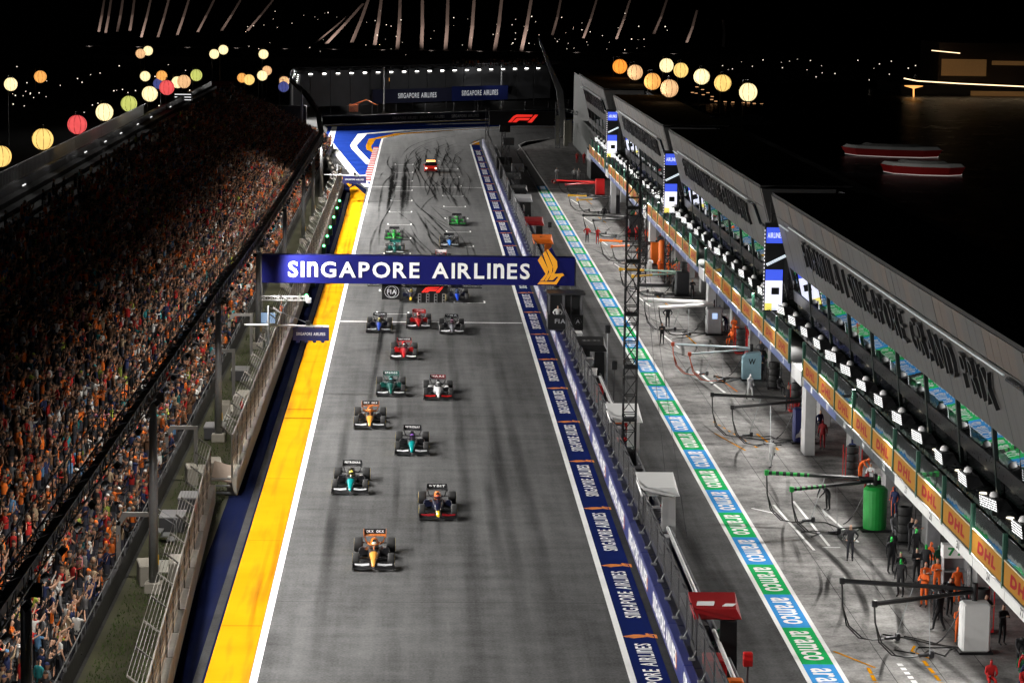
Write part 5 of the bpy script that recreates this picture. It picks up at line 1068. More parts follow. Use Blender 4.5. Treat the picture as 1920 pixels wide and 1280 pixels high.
# ================================================================== pit wall
PWB = mat('pit_wall_blue', (0.010,0.016,0.11), 0.45, var=0.15, scale=0.6)
pw = thing('pit_wall', 'blue pit wall with white lettering and mesh fence between track and pit lane', 'wall')
seg = MB().bbox(10.62,11.02,.02,6.93,0,1.12,.03).mesh('wall_panel', PWB); top = MB().bbox(11.02,11.5,.02,6.93,.0,1.0,.03).mesh('wall_ledge', PWB)
sw = text_mesh('lettering', SIA, 10.8, .78, WHITE, caps_n=True, bold=.035); bw = bird_mesh('bird_mark', .55, .75, P_ORANGE)
for k in range(53): ob('wall_panel', seg, pw, (0,75+6.95*k,0)); ob('wall_ledge', top, pw, (0,75+6.95*k,0))
y = 91.0
while y < 436: ob('lettering', sw, pw, (10.612,y+6.2,.58), WALLROT); ob('bird_mark', bw, pw, (10.612,y+.75,.58), WALLROT); y += 13.9
fp = MB().tube([(11.35,0,1.0),(11.35,0,2.75),(11.1,0,3.0)],.05,5).mesh('fence_post', DSTEEL); fpan = MB().add([(11.35,.04,1.0),(11.35,3.43,1.0),(11.35,3.43,2.75),(11.35,.04,2.75)],[(0,1,2,3)]).mesh('fence_mesh', MESHD)
fr_ = MB().tube([(11.35,0,2.75),(11.35,3.47,2.75)],.025,4).tube([(11.1,0,3.0),(11.1,3.47,3.0)],.02,4).tube([(11.35,0,1.8),(11.35,3.47,1.8)],.02,4).mesh('fence_rail', DSTEEL)
hk = MB().tube([(11.02,0,1.12),(11.2,0,1.5)],.03,4).box(10.9,11.15,-.15,.15,1.13,1.2).mesh('wall_clip', STEEL)
for k in range(101): ob('fence_post', fp, pw, (0,88+3.475*k,0)); ob('fence_mesh', fpan, pw, (0,88+3.475*k,0)); ob('fence_rail', fr_, pw, (0,88+3.475*k,0)); ob('wall_clip', hk, pw, (0,89.7+3.475*k,0))
MB().box(11.5,12.9,75,436,0,.22).build('stand_plinth', mat('plinth_grey',(.05,.05,.05),.8,var=.3), pw)
pl_ = MB().bbox(12.55,12.68,.05,4.15,.22,1.0,.03).mesh('rear_panel', mat('rear_panel_grey',(.06,.06,.065),.6,var=.3))
for k in range(84): ob('rear_panel', pl_, pw, (0,75+4.25*k,0))
# team stands on the pit wall
def pit_stand(y, kind, label, L_=3.0, z=2.7):
    t = thing('pit_stand', label, 'stand', (12.1,y,.22), 0, 'team stands on the pit wall')
    MM = {'white':WHITE,'red':RED,'black':BLACK,'orange':ORANGE,'dred':mat('dark_red',(.22,.008,.01),.4),'grey':GREYP,'redc':mat('canopy_red',(.26,.008,.01),.4)}[kind]
    if kind == 'redc': kind = 'red'; L_ = 2.0; z = 2.75
    MB().loft([[(-.9,0,z-.45),(1.0,0,z-.45),(1.0,L_,z-.3),(-.9,L_,z-.3)], [(-.95,-.1,z),(.75,-.1,z),(.95,L_+.1,z+.18),(-.95,L_+.1,z+.18)]]).build('canopy', MM, t)
    if kind == 'red':
        s = MB()
        for (x0,x1,y0,y1,sk) in ((-.8,-.1,.3,.9,.1),(-.7,.2,1.0,1.5,.2),(0.2,.65,.2,.6,.2),(.1,.7,1.1,1.4,-.1),(-.2,.3,1.6,1.9,.2)): s.add([(x0,y0,z+.03+.06*y0),(x1,y0,z+.03+.06*y0),(x1+sk,y1,z+.03+.06*y1),(x0+sk,y1,z+.03+.06*y1)],[(0,1,2,3)])
        s.build('white_graphic', WHITE, t)
    if kind in ('black','grey'):
        for q in (-.35,.35): ob('lettering', text_mesh('lettering','22',.5,.4,mat('print_grey',(.3,.3,.3),.6)), t, (q,1.5,z+.115), (R(3.4),0,0))
    if kind == 'orange': ob('lettering', text_mesh('lettering','F',.5,.6,BLACK), t, (0,1.5,z+.115), (R(3.4),0,0))
    for sx in (-.8,.75):
        for sy in (.15,L_-.15): MB().tube([(sx,sy,0),(sx,sy,z-.4)],.04,5).build('leg', DSTEEL, t)
    MB().bbox(-.85,-.35,.2,L_-.2,.75,1.05,.03).build('console', BLACK, t); MB().box(-.62,-.58,.3,L_-.3,1.1,1.75).build('monitors', mat('monitor_black',(.02,.025,.035),.15), t)
    MB().loft([[(.1,-.02,.0),(.85,-.02,.0),(.85,.3,.0),(.1,.3,.0)],[(.15,-.05,z-.5),(.8,-.05,z-.5),(.8,.25,z-.5),(.15,.25,z-.5)]]).build('back_panel', MM if kind in ('white','orange') else BLACK, t)
    for k in range(3): MB().tube([(.35,.5+.8*k,.0),(.35,.5+.8*k,.7)],.05,6).lathe([(.2,.7),(.2,.78)],10,0,'Z',(.35,.5+.8*k,0)).build('stool', BLACK, t)
for y, kd, l in ((104.6,'redc','red and white team stand on the pit wall, nearest'),(130.5,'white','white team stand with a folded roof on the pit wall'),(152.5,'white','white printed roof of a team stand beside the lattice mast'),(182,'black','black team stand with numbers on its roof'),(256,'orange','orange topped team stand by the overhead bird logo'),(275,'dred','dark red team stand on the pit wall'),(304,'grey','grey roofed team stand farther along'),(318,'black','black team stand, second farthest'),(338,'black','farthest team stand, dark')): pit_stand(y, kd, l)
# white boom poles lying along the wall
for i, (y0, y1) in enumerate(((112.5,127),(99,106.5),(160,176))):
    t = thing('striped_pole', ['long white barrier pole with orange end along the pit wall','short white barrier pole at the bottom edge','white barrier pole by the black stand'][i], 'pole', (12.2,y0,0)); L_ = y1-y0; MB().tube([(0,0,1.5),(0,L_,1.6)],.09,6).build('pole', WHITE, t); MB().bbox(-.3,.3,-.4,.2,1.2,1.6,.05).build('orange_end', ORANGE, t); MB().tube([(0,L_*.9,.2),(0,L_*.9,1.55)],.05,5).build('support', DSTEEL, t); MB().tube([(0,.3,.2),(0,.3,1.3)],.05,5).build('support', DSTEEL, t)
# start official's box
t = thing('start_box', 'raised black starter cabin with open windows and white round logo', 'cabin', (0,202.6,0))
for x in (11.25,12.6):
    for yy in (.1,1.9): MB().tube([(x,yy,0),(x,yy,3.9)],.06,5).build('leg', DSTEEL, t)
for x in (10.15,): 
    for yy in (.1,1.9): MB().tube([(x,yy,1.2),(x,yy,3.9)],.06,5).build('corner_post', DSTEEL, t)
MB().bbox(10.05,12.7,0,2.1,1.2,1.3,.02).build('deck', DSTEEL, t); MB().box(10.05,11.75,-.05,0,1.3,2.4).build('front_panel', BLACK, t); MB().box(11.8,12.7,-.05,0,1.3,2.4).build('front_panel', BLACK, t); MB().box(10.02,10.05,0,2.1,1.3,2.4).build('side_panel', BLACK, t); MB().box(10.05,12.7,2.1,2.14,1.3,3.9).build('rear_panel', BLACK, t); MB().bbox(9.95,12.85,-.15,2.3,3.9,4.05,.03).build('roof', DSTEEL, t)
ob('lettering', text_mesh('lettering','FIA',.8,.34,mat('logo_grey',(.35,.35,.37),.5),bold=.03), t, (10.95,-.055,1.9), FRONT); ob('lettering', text_mesh('lettering','A',.3,.3,MATS['logo_grey'],bold=.03), t, (12.3,-.055,1.9), FRONT)
ob('ring', MB().lathe([(.28,0),(.28,.01),(.25,.01),(.25,0)], 24, 0, 'Y', caps=False).mesh('ring', MATS['logo_grey']), t, (12.3,-.06,1.9))
MB().box(11.75,11.8,-.04,.1,1.3,3.9).build('mullion', DSTEEL, t)
# lattice mast with guy wires
t = thing('lattice_mast', 'tall dark square lattice mast standing behind the pit wall', 'mast', (12.15,150.5,0)); truss_mesh([(0,0,.3),(0,0,17.6)], .72,.72,1.0,.05).build('lattice', BLACK, t); MB().bbox(-.7,.7,-.7,.7,0,.3,.03).build('base_plate', STEEL, t)
for z in (3,6,9,12,15): MB().box(-.4,.4,-.4,.4,z-.08,z+.08).build('joint_plate', BLACK, t)
for (x, y) in ((.75,-18),(1.4,-19.5),(1.1,16)): MB().tube([(0,0,17.4),(x,y,.3)],.012,4).build('guy_wire', DSTEEL, t)
t = thing('lattice_mast', 'shorter dark lattice frame beside the middle garages', 'mast', (20.6,243,0)); truss_mesh([(0,0,.3),(0,0,8.6)], .5,.5,.8,.045).build('lattice', BLACK, t); truss_mesh([(2.2,0,.3),(2.2,0,8.6)], .5,.5,.8,.045).build('lattice', BLACK, t); truss_mesh([(-.2,0,8.6),(2.4,0,8.6)], .5,.5,.6,.045).build('cross_beam', BLACK, t); MB().box(-.5,2.7,-.5,.5,0,.3).build('base_plate', DSTEEL, t)
for i, (x, y, h) in enumerate(((12.95,180,4.1),(13.0,174,2.5),(13.0,262,3.6),(12.6,98.5,2.3))):
    t = thing('signal_post', ['thin post with a camera head behind the black stand','short post with a square sign beside the pit lane','thin flag post by the orange stand','small post with a red flag at the bottom edge'][i], 'post', (x,y,.0)); MB().tube([(0,0,0),(0,0,h)],.045,5).build('post', STEEL if i == 0 else DSTEEL, t); MB().bbox(-.18,.18,-.12,.12,h-.1,h+.45,.03).build('head', RED if i == 3 else BLACK, t)

# ================================================================== pit boom units
HOSE = mat('hose_rubber', (.012,.012,.012), .5)
def curve(p0, p1, sag, n=10): return [tuple(Vector(p0).lerp(Vector(p1), k/n) + Vector((0,0,-sag*4*(k/n)*(1-k/n)))) for k in range(n+1)]
def boom(y, body, arm_m, tip_m, label, shape='box', hose_m=HOSE, zz_=2.55, r=.09, full=True, xb=23.5):
    t = thing('pit_boom', label, 'pit equipment', (0,y,0), 0, 'pit boom units in front of the garages')
    if shape == 'cyl': MB().lathe([(.58,.12),(.60,.3),(.62,2.15),(.48,2.3)], 22).build('cabinet', body, t, (xb,0,0), smooth=False)
    elif shape == 'round': MB().loft([[(xb-.65,-.4,.08),(xb+.65,-.4,.08),(xb+.65,.4,.08),(xb-.65,.4,.08)],[(xb-.65,-.4,1.6),(xb+.65,-.4,1.6),(xb+.65,.4,1.6),(xb-.65,.4,1.6)],[(xb-.35,-.4,1.9),(xb+.6,-.4,2.0),(xb+.6,.4,2.0),(xb-.35,.4,1.9)]]).build('cabinet', body, t)
    else: MB().bbox(xb-.6,xb+.6,-.45,.45,.08,2.15,.08).build('cabinet', body, t)
    MB().box(xb-.7,xb+.7,-.5,.5,0,.1).build('base', BLACK, t); MB().tube([(xb,.2,2.0),(xb,.2,zz_+.35)],.12,8).build('mast', BLACK, t)
    for j, (xt, dz, dy) in enumerate(((18.1,.15,1.4),(19.0,-.15,-1.5))):
        tip = (xt,dy,zz_+dz); root = (xb-.1,.2,zz_+.1-.12*j); mid = tuple(Vector(tip).lerp(Vector(root), .4))
        MB().tube([mid, root], r, 7).build('arm', arm_m, t); a_ = MB(); a_.tube([tip, mid], r*1.05, 7); tp = a_.build('arm_tip', tip_m, t)
        if tip_m in (GREENB,): 
            for q in range(6): MB().tube([tuple(Vector(tip).lerp(Vector(mid),(q+.3)/6)), tuple(Vector(tip).lerp(Vector(mid),(q+.75)/6))], r*1.12, 7).build('black_ring', BLACK, tp)
        MB().bbox(tip[0]-.12,tip[0]+.12,dy-.1,dy+.1,tip[2]-.14,tip[2]+.14,.03).build('end_bracket', tip_m if hose_m is HOSE else hose_m, t)
        for q in range(2):
            hb2 = MB(); e = (xt+2.0+.3*q,dy+.3,.12); hb2.tube([(xt,dy+.1*q,zz_+dz-.1),(xt+.05,dy+.1*q,1.6),(xt+.25+.1*q,dy+.1,.75),(xt+.8+.15*q,dy+.15,.2),(xt+1.4,dy+.2,.09),e], .035, 5); hb2.build('hose', hose_m, t)
        MB().tube([(xt+1.95,dy+.25,.16),(xt+2.5,dy+.4,.18)],.07,6).bbox(xt+2.4,xt+2.6,dy+.25,dy+.55,.05,.35,.03).build('wheel_gun', DSTEEL, t)
        if full: MB().tube([tuple(Vector(tip).lerp(Vector(root),.55)), (xt+2.3,dy-.3,.35)],.02,4).build('strut', STEEL, t)
    MB().tube(curve((xb-.5,.4,1.9),(xb-1.5,.6,.2),.3),.03,5).build('cable', HOSE, t)
    for q in range(4):
        x_, y_ = random.uniform(19.5,21.5), random.uniform(-3,3); pts_ = [(xb-.5,.3,.12)]+[((xb-.5)+(x_-xb+.5)*f_+random.uniform(-.3,.3), .3+(y_-.3)*f_+random.uniform(-.7,.7), .05) for f_ in (.3,.55,.8,1)]
        MB().tube(pts_,.03,5).build('floor_cable', HOSE, t)
    return t
GREENB = mat('boom_green', (.012,.27,.04), .45, var=.25); LBLUE = mat('pale_blue_paint', (.30,.48,.55), .4); LARM = mat('pale_arm', (.5,.58,.62), .4); PALEG = mat('pale_green_arm', (.45,.62,.5), .4)
boom(109.5, WHITE, BLACK, CARBON, 'white cabinet with long black booms, nearest garage bay', r=.10)
boom(134.4, GREENB, CARBON, GREENB, 'bright green cylinder with green and black striped booms', 'cyl', r=.10)
t = boom(160.4, mat('bull_navy',(.015,.02,.10),.4), CARBON, CARBON, 'dark navy cabinet with a white bull silhouette and black booms')
bull = [(0,0),(.05,.22),(.2,.3),(.3,.55),(.5,.8),(.78,1.15),(.9,1.3),(.97,1.2),(.95,.9),(1.0,.5),(1.0,.1),(.9,.12),(.85,.35),(.7,.3),(.5,.12),(.35,.02),(.2,.1)]
b = MB(); b.add([(x*1.0-.5,0,z*1.1) for x,z in bull]+[(.35,0,.35)], [(i,(i+1)%len(bull),len(bull)) for i in range(len(bull))]); b.build('bull_mark', mat('print_white',(.6,.6,.6),.6), t, (23.5,-.456,.35))
t = boom(186, LBLUE, LARM, LARM, 'pale blue rounded cabinet with pale booms and orange hoses', 'round', mat('orange_hose',(.45,.06,.02),.5), 2.15, .07)
ob('lettering', text_mesh('lettering','W',.5,.4,BLACK,bold=.02), t, (23.5,-.406,1.35), FRONT)
t = boom(210, GREYP, WHITE, WHITE, 'grey cabinet with a small screen and thick white booms', zz_=2.4, r=.16); MB().box(23.3,23.7,-.47,-.452,1.3,1.75).build('screen_face', glow('cab_screen',(.45,.6,.9),.9), t)
boom(236, DSTEEL, PALEG, YELLOW, 'boom unit with pale green arms and yellow ends', zz_=2.0, full=False)
boom(262, ORANGE, CARBON, ORANGE, 'orange post with dark booms and orange ends', zz_=2.0, full=False)
boom(290, DSTEEL, CARBON, CARBON, 'plain dark boom unit, third farthest', zz_=2.0, full=False); boom(319, DSTEEL, CARBON, YELLOW, 'dark boom unit with yellow ends, second farthest', zz_=1.8, full=False); boom(345, RED, RED, RED, 'red boom unit, farthest one', zz_=1.6, full=False)
op = thing('orange_post', 'tall orange padded post in front of the middle garages', 'post', (23.4,255.5,0)); MB().lathe([(.28,0),(.28,2.9),(.2,3.0)],12).build('padding', ORANGE, op); MB().box(-.4,.4,-.4,.4,0,.06).build('foot', BLACK, op)

# ================================================================== pit crews
CREW = {'stand':person_mesh('person', {**HIPL,**HIPR}, None, True, False), 'cross':person_mesh('person', {**CLL,**CLR}, 'cap', True, True), 'helm':person_mesh('person', {}, 'helmet', True, True, True), 'walk':person_mesh('person', dict(knL=(-.11,.16,.52),anL=(-.11,.22,.10),toL=(-.115,.38,.06),knR=(.11,-.02,.50),anR=(.11,-.25,.12),toR=(.115,-.10,.04),**FWR), 'helmet', True, True, True),
        'bend':person_mesh('person', dict(spi=(0,.10,1.10),che=(0,.28,1.22),nek=(0,.42,1.28),chin=(0,.48,1.30),hed=(0,.54,1.36),top=(0,.58,1.43),nose=(0,.63,1.28),shL=(-.185,.33,1.26),shR=(.185,.33,1.26),elL=(-.22,.45,1.02),wrL=(-.14,.60,.86),haL=(-.12,.64,.78),fiL=(-.1,.66,.72),thL=(-.08,.66,.8),elR=(.22,.45,1.02),wrR=(.14,.60,.86),haR=(.12,.64,.78),fiR=(.1,.66,.72),thR=(.08,.66,.8)), 'helmet', True, True, True), 'sit':person_mesh('person', dict(pel=(0,0,.52),spi=(0,.02,.72),che=(0,.05,.92),nek=(0,.06,1.07),chin=(0,.09,1.14),hed=(0,.09,1.24),top=(0,.08,1.33),nose=(0,.19,1.21),shL=(-.185,.04,1.0),shR=(.185,.04,1.0),elL=(-.24,.14,.74),wrL=(-.12,.34,.68),haL=(-.1,.4,.68),fiL=(-.08,.46,.68),thL=(-.07,.38,.72),elR=(.24,.14,.74),wrR=(.12,.34,.68),haR=(.1,.4,.68),fiR=(.08,.46,.68),thR=(.07,.38,.72),hiL=(-.1,.02,.50),hiR=(.1,.02,.50),knL=(-.13,.42,.50),knR=(.13,.42,.50),anL=(-.13,.42,.1),anR=(.13,.42,.1),toL=(-.135,.58,.04),toR=(.135,.58,.04)), 'helmet', True, True, True)}
GH = mat('green_helmet',(.03,.5,.08),.3)
for n_ in ('helm','bend','cross'):
    m_ = CREW[n_].copy(); m_.materials[5 if n_ == 'cross' else 6] = GH; CREW[n_+'_g'] = m_
def crew(x, y, pose, c, rz, label): 
    o = ob('person', CREW[pose], None, (x,y,0.0), (0,0,R(rz)), random.uniform(.97,1.04)); o.color = c+(1,); tag(o, label, 'person', 'pit crew')
K, OR, RD, WH, GRN, NV = (.016,.016,.018), (.75,.13,.02), (.45,.015,.015), (.6,.6,.6), (.02,.35,.06), (.012,.02,.07)
for a in ((21.1,127.2,'stand',K,170,'crew member in black with hands on hips before the green cylinder'),(22.6,124.5,'helm_g',K,200,'crew member in black with green helmet between cylinder and rack'),(23.2,119.0,'cross',OR,190,'marshal in orange overalls beside the 77 rack'),(23.9,119.8,'cross',OR,170,'second marshal in orange overalls nearest the rack'),(23.0,115.2,'helm',K,150,'crew member in black holding a white helmet'),(23.7,115.8,'cross',K,210,'crew member in black behind the one with white helmet'),(23.4,122.2,'cross_g',K,180,'crew member in green and black group'),(24.0,123.0,'helm_g',K,150,'crew member in green helmet by the rack'),
          (21.9,139.6,'bend_g',K,120,'crew member in green reaching into the boom stand'),(23.9,136.5,'stand',K,230,'crew member in black behind the green cylinder'),(24.4,129.0,'cross',K,200,'crew member in black at the garage pier'),(20.5,152.0,'walk',WH,140,'crew member in white suit and helmet walking past the bull cabinet'),(23.1,110.8,'cross',OR,190,'marshal in orange behind the white cabinet'),(22.7,113.0,'walk',K,40,'crew member in black beside the nearest booms'),(24.9,107.0,'bend',K,170,'crew member in black bending behind the white cabinet'),(24.0,102.3,'sit',RD,190,'seated crew member in dark red at the bottom edge'),(24.9,101.9,'sit',RD,170,'second seated crew member in dark red at the bottom edge'),
          (18.85,203.9,'cross',K,170,'crew member in black standing by the lane strip'),(20.2,213.9,'stand',K,180,'crew member in black under the white booms'),(22.3,177.0,'walk',WH,200,'crew member in white top near the pale blue cabinet'),(24.6,205.0,'bend',OR,180,'marshal in orange by the grey cabinet'),(24.8,207.5,'cross',OR,160,'marshal in orange behind the grey cabinet'),(25.0,202.0,'helm',RD,180,'crew member in red near the grey cabinet'),(24.8,190.0,'helm',K,190,'crew member in black behind the pale blue cabinet'),
          (18.0,282.8,'stand',RD,180,'left of two crew members in red on the apron'),(19.0,281.4,'cross',RD,200,'right of two crew members in red on the apron'),(22.8,250.5,'cross',OR,180,'crew member in orange by the orange post, left'),(23.6,250.0,'helm',OR,170,'crew member in orange by the orange post, middle'),(24.2,249.0,'stand',OR,200,'crew member in orange by the orange post, right'),(22.0,251.5,'cross',WH,170,'crew member in white shirt beside the orange group'),(22.4,284,'helm',RD,180,'crew member in red at the far bay, left'),(23.4,285,'cross',RD,180,'crew member in red at the far bay, middle'),(24.3,283,'helm',RD,200,'crew member in red at the far bay, right'),(21.8,262.5,'cross',OR,180,'crew member in orange under the dark booms'),(23.0,238,'helm',K,180,'crew member in black at the pale green booms'),(24.2,234,'cross',K,190,'second crew member in black at the pale green booms'),
          (21.5,308,'helm',K,180,'crew member in black far along the apron'),(19.2,369.5,'cross',WH,180,'official in white shirt left at the barrier'),(21.6,369.4,'stand',WH,180,'official in white shirt in the middle of the barrier'),(22.2,369.8,'cross',WH,200,'official in white shirt right at the barrier'),(24.0,404,'cross',RD,180,'far crew member in red by the end block, left'),(25.0,403,'helm',RD,180,'far crew member in red by the end block, right'),(12.75,160.4,'cross',RD,90,'official in red among the pit wall equipment'),(12.9,158.6,'stand',(.6,.4,.05),60,'official in yellow among the pit wall equipment'),(-10.7,165.5,'stand',RD,-80,'marshal in red behind the debris fence'),(-10.9,133.0,'stand',RD,-80,'marshal in red at the verge by the access steps'),(-10.8,215,'cross',OR,-80,'marshal in orange left of the overhead sign'),(-10.9,330,'cross',OR,-70,'marshal in orange at the far fence'),(11.9,210,'stand',WH,180,'official in white inside the starter cabin')): crew(*a)
random.seed(21)
SUITS = [('black',K),('dark red',(.22,.01,.012)),('orange',OR),('navy',NV),('dark green',(.01,.09,.04)),('grey',(.14,.14,.15)),('white',WH)]
bays = [(100,'nearest bay'),(112,'bay by the white cabinet'),(124,'bay by the 77 rack'),(136,'bay by the green cylinder'),(148,'bay before the bull cabinet'),(160,'bay of the bull cabinet'),(172,'bay after the bull cabinet'),(184,'bay of the pale blue cabinet'),(196,'bay before the grey cabinet'),(208,'bay of the grey cabinet'),(220,'bay after the grey cabinet'),(244,'bay of the pale green booms'),(256,'bay by the orange post'),(268,'bay after the orange post'),(280,'far bay with the red crew'),(304,'second farthest bay')]
seen_ = set()
for i_, (x_, y_, ps_, c_, l_) in enumerate(((22.9,117.6,'cross',OR,'marshal in orange left in the near cluster'),(24.5,118.2,'helm',OR,'marshal in orange helmet right in the near cluster'),(22.2,119.6,'helm_g',K,'crew member in black with green helmet left of the orange pair'),(23.6,117.2,'bend',K,'crew member in black bending in the near cluster'),(22.5,121.4,'cross_g',K,'crew member in black and green cap in the near cluster'),(24.6,121.6,'stand',K,'crew member in black at the rack side'),(23.0,126.4,'helm',K,'crew member in black right of the green cylinder'),(24.2,126.8,'helm_g',K,'crew member with green helmet by the pier'),(23.9,113.2,'helm',K,'crew member in black behind the nearest booms, left'),(24.6,112.6,'cross',K,'crew member in black behind the nearest booms, right'),(24.9,105.0,'stand',K,'crew member in black right of the white cabinet'),(24.6,104.0,'bend',RD,'crew member in red bending at the bottom edge'),(22.9,103.4,'sit',RD,'crew member in dark red seated left at the bottom edge'),(24.7,140.5,'helm_g',K,'crew member with green helmet behind the cylinder'),(24.9,144.0,'cross',WH,'crew member in white behind the green booms'))): crew(x_, y_, ps_, c_, 180+random.uniform(-50,50), l_)
for y_, kd_ in ((104.6,'nearest red'),(130.5,'white folded'),(152.5,'printed white'),(182,'black numbered'),(256,'orange'),(275,'dark red'),(304,'grey roofed')):
    for q in range(2):
        o = ob('person', CREW['sit'], None, (12.45,y_+.5+.9*q,.50), (0,0,R(90+random.uniform(-25,25)))); sn, sc_ = random.choice(SUITS); o.color = sc_+(1,); tag(o, f'{["near","far"][q]} team member in {sn} seated at the {kd_} pit stand', 'person', 'team members on the pit wall')
for by, bn in bays:
    for q in range(3):
        for _ in range(20):
            sn, sc_ = random.choice(SUITS); ps, pl = random.choice((('helm','with helmet'),('cross','with arms folded'),('stand','with hands on hips'),('sit','crouched on a seat'),('bend','bending over'))); lb = f'crew member in {sn} {pl}, {bn}'
            if lb not in seen_: break
        seen_.add(lb); crew(random.uniform(24.1,25.2), by+random.uniform(-5,5), ps, sc_, random.uniform(120,240), lb)
for o in COL.objects:
    if o.name.startswith('person') and o.get('label','').startswith('official in white inside'): o.location = (10.8,203.4,1.3)
# ================================================================== last corner: walls, boards, logo gantry
cw = thing('barrier_wall', 'dark sponsor wall round the outside of the last corner', 'wall')
P = [(-17.5,499),(-4,511),(7,521),(26,536.5),(60,562)]
WALLN = mat('corner_wall_navy',(.014,.016,.035),.5); WALLB = mat('corner_board_blue',(.014,.022,.12),.45)
def wall_run(P, z0, z1, m, nm, par, th=.3):
    for a, b_ in zip(P[:-1], P[1:]):
        n = max(1, int((Vector(b_)-Vector(a)).length/6))
        for k in range(n):
            p, q = Vector(a).lerp(Vector(b_), k/n), Vector(a).lerp(Vector(b_), (k+1)/n); MB().loft([[(p.x,p.y,z0),(q.x-.02,q.y,z0),(q.x-.02,q.y+th,z0),(p.x,p.y+th,z0)],[(p.x,p.y,z1),(q.x-.02,q.y,z1),(q.x-.02,q.y+th,z1),(p.x,p.y+th,z1)]]).build(nm, m, par)
wall_run(P, 0, 1.5, WALLN, 'wall_panel', cw); wall_run(P, 1.5, 1.62, STEEL, 'cap_rail', cw)
def wall_text(a, b_, tfrac, z, w, h, m, par, dy=-.03):
    p = Vector(a).lerp(Vector(b_), tfrac); d = (Vector(b_)-Vector(a)); ang = math.atan2(d.y, d.x)
    ob('lettering', text_mesh('lettering', SIA, w, h, m, caps_n=True, bold=.015), par, (p.x+.02*math.sin(ang), p.y-.04, z), (R(90),0,ang))
DIMW = mat('dim_white', (.45,.45,.45), .6)
for tf in (.15,.62): wall_text((-4,511),(7,521),tf,.8,6.4,.55,DIMW,cw)
wall_text((7,521),(26,536.5),.12,.8,7,.6,DIMW,cw); wall_text((7,521),(26,536.5),.55,.8,7,.6,DIMW,cw)
cb_ = thing('sponsor_board', 'large blue sponsor boards with white lettering above the corner wall', 'sign')
Q = [(-9,548),(7,562),(24,577)]
MB().loft([[(-9,545,1.9),(7,559,1.9),(7,559.4,1.9),(-9,545.4,1.9)],[(-9,545,4.7),(7,559,4.7),(7,559.4,4.7),(-9,545.4,4.7)]]).build('board', mat('board_dim',(.02,.022,.05),.5), cb_); MB().loft([[(7.05,559,1.9),(19,569.4,1.9),(19,569.8,1.9),(7.05,559.4,1.9)],[(7.05,559,4.9),(19,569.4,4.9),(19,569.8,4.9),(7.05,559.4,4.9)]]).build('board', WALLB, cb_)
wall_text((-9,545),(7,559),.56,3.3,10.4,1.05,glow('board_letter',(.7,.72,.75),.35),cb_); wall_text((7,559),(19,569.4),.5,3.5,10.2,1.1,MATS['board_letter'],cb_)  # board letters glow faintly in place of light falling on them
for x, y in ((-8,546),(-1,552),(6,558.4),(12,563.6),(18,568.8)): MB().tube([(x,y+.6,0),(x,y+.6,4.6)],.1,5).build('post', DSTEEL, cb_)
ft = thing('wire_fence', 'dark wire fence behind the corner wall', 'fence'); 
for a, b_ in zip(P[:-1],P[1:]):
    n = max(1,int((Vector(b_)-Vector(a)).length/5))
    for k in range(n):
        p, q = Vector(a).lerp(Vector(b_),k/n), Vector(a).lerp(Vector(b_),(k+1)/n); MB().tube([(p.x,p.y+1.2,0),(p.x,p.y+1.2,3.4)],.07,5).build('post',DSTEEL,ft); MB().add([(p.x,p.y+1.2,1.4),(q.x,q.y+1.2,1.4),(q.x,q.y+1.2,3.4),(p.x,p.y+1.2,3.4)],[(0,1,2,3)]).build('mesh_panel',MESHD,ft)
t = thing('logo_gantry', 'black board with a red racing logo over the pit entry', 'sign', (0,440,0)); MB().bbox(11.7,22.4,0,.6,3.62,5.85,.03).build('board', BLACK, t); ob('logo', f1_mesh(4.9, F1R), t, (17.2,-.04,4.75), FRONT)
truss_mesh([(22.9,.3,0),(22.9,.3,7.5)],.7,.7,.9,.06).build('mast', STEEL, t); truss_mesh([(11.4,.3,0),(11.4,.3,6.5)],.5,.5,.9,.05).build('mast', DSTEEL, t); truss_mesh([(22.9,.3,6.6),(27.5,.3,5.2)],.5,.5,.7,.05).build('brace', STEEL, t)
for i, (x, y) in enumerate(((23.5,452),(24.6,446),(25.7,455),(24.0,462))): tag(ob('tall_bollard', MB().bbox(-.35,.35,-.35,.35,0,4.6-.4*i,.04).mesh('bollard', mat('pale_post',(.42,.40,.33),.6)), None, (x,y,0)), 'pale square pillar beside the far pit entry, '+['leftmost','second','rightmost','rearmost'][i], 'pillar', 'pillars at the pit entry')
t = thing('recovery_crane', 'small orange recovery crane behind the corner wall', 'crane', (-12.5,530,0)); MB().bbox(-.9,.9,-.8,.8,.9,2.4,.1).build('cab', ORANGE, t); MB().bbox(-1.3,1.3,-1,1,.2,.9,.05).build('chassis', BLACK, t); MB().loft([[(-.2,0,2.4),(.2,0,2.4),(.2,.3,2.4),(-.2,.3,2.4)],[(2.4,0,3.4),(2.6,0,3.2),(2.6,.3,3.2),(2.4,.3,3.4)],[(4.6,0,2.4),(4.7,0,2.2),(4.7,.3,2.2),(4.6,.3,2.4)]]).build('jib', ORANGE, t)
for s in (-1,1): MB().lathe([(.45,-.2),(.45,.2)],14,0,'X',(s*1.2,0,.45)).build('wheel', RUBBER, t)
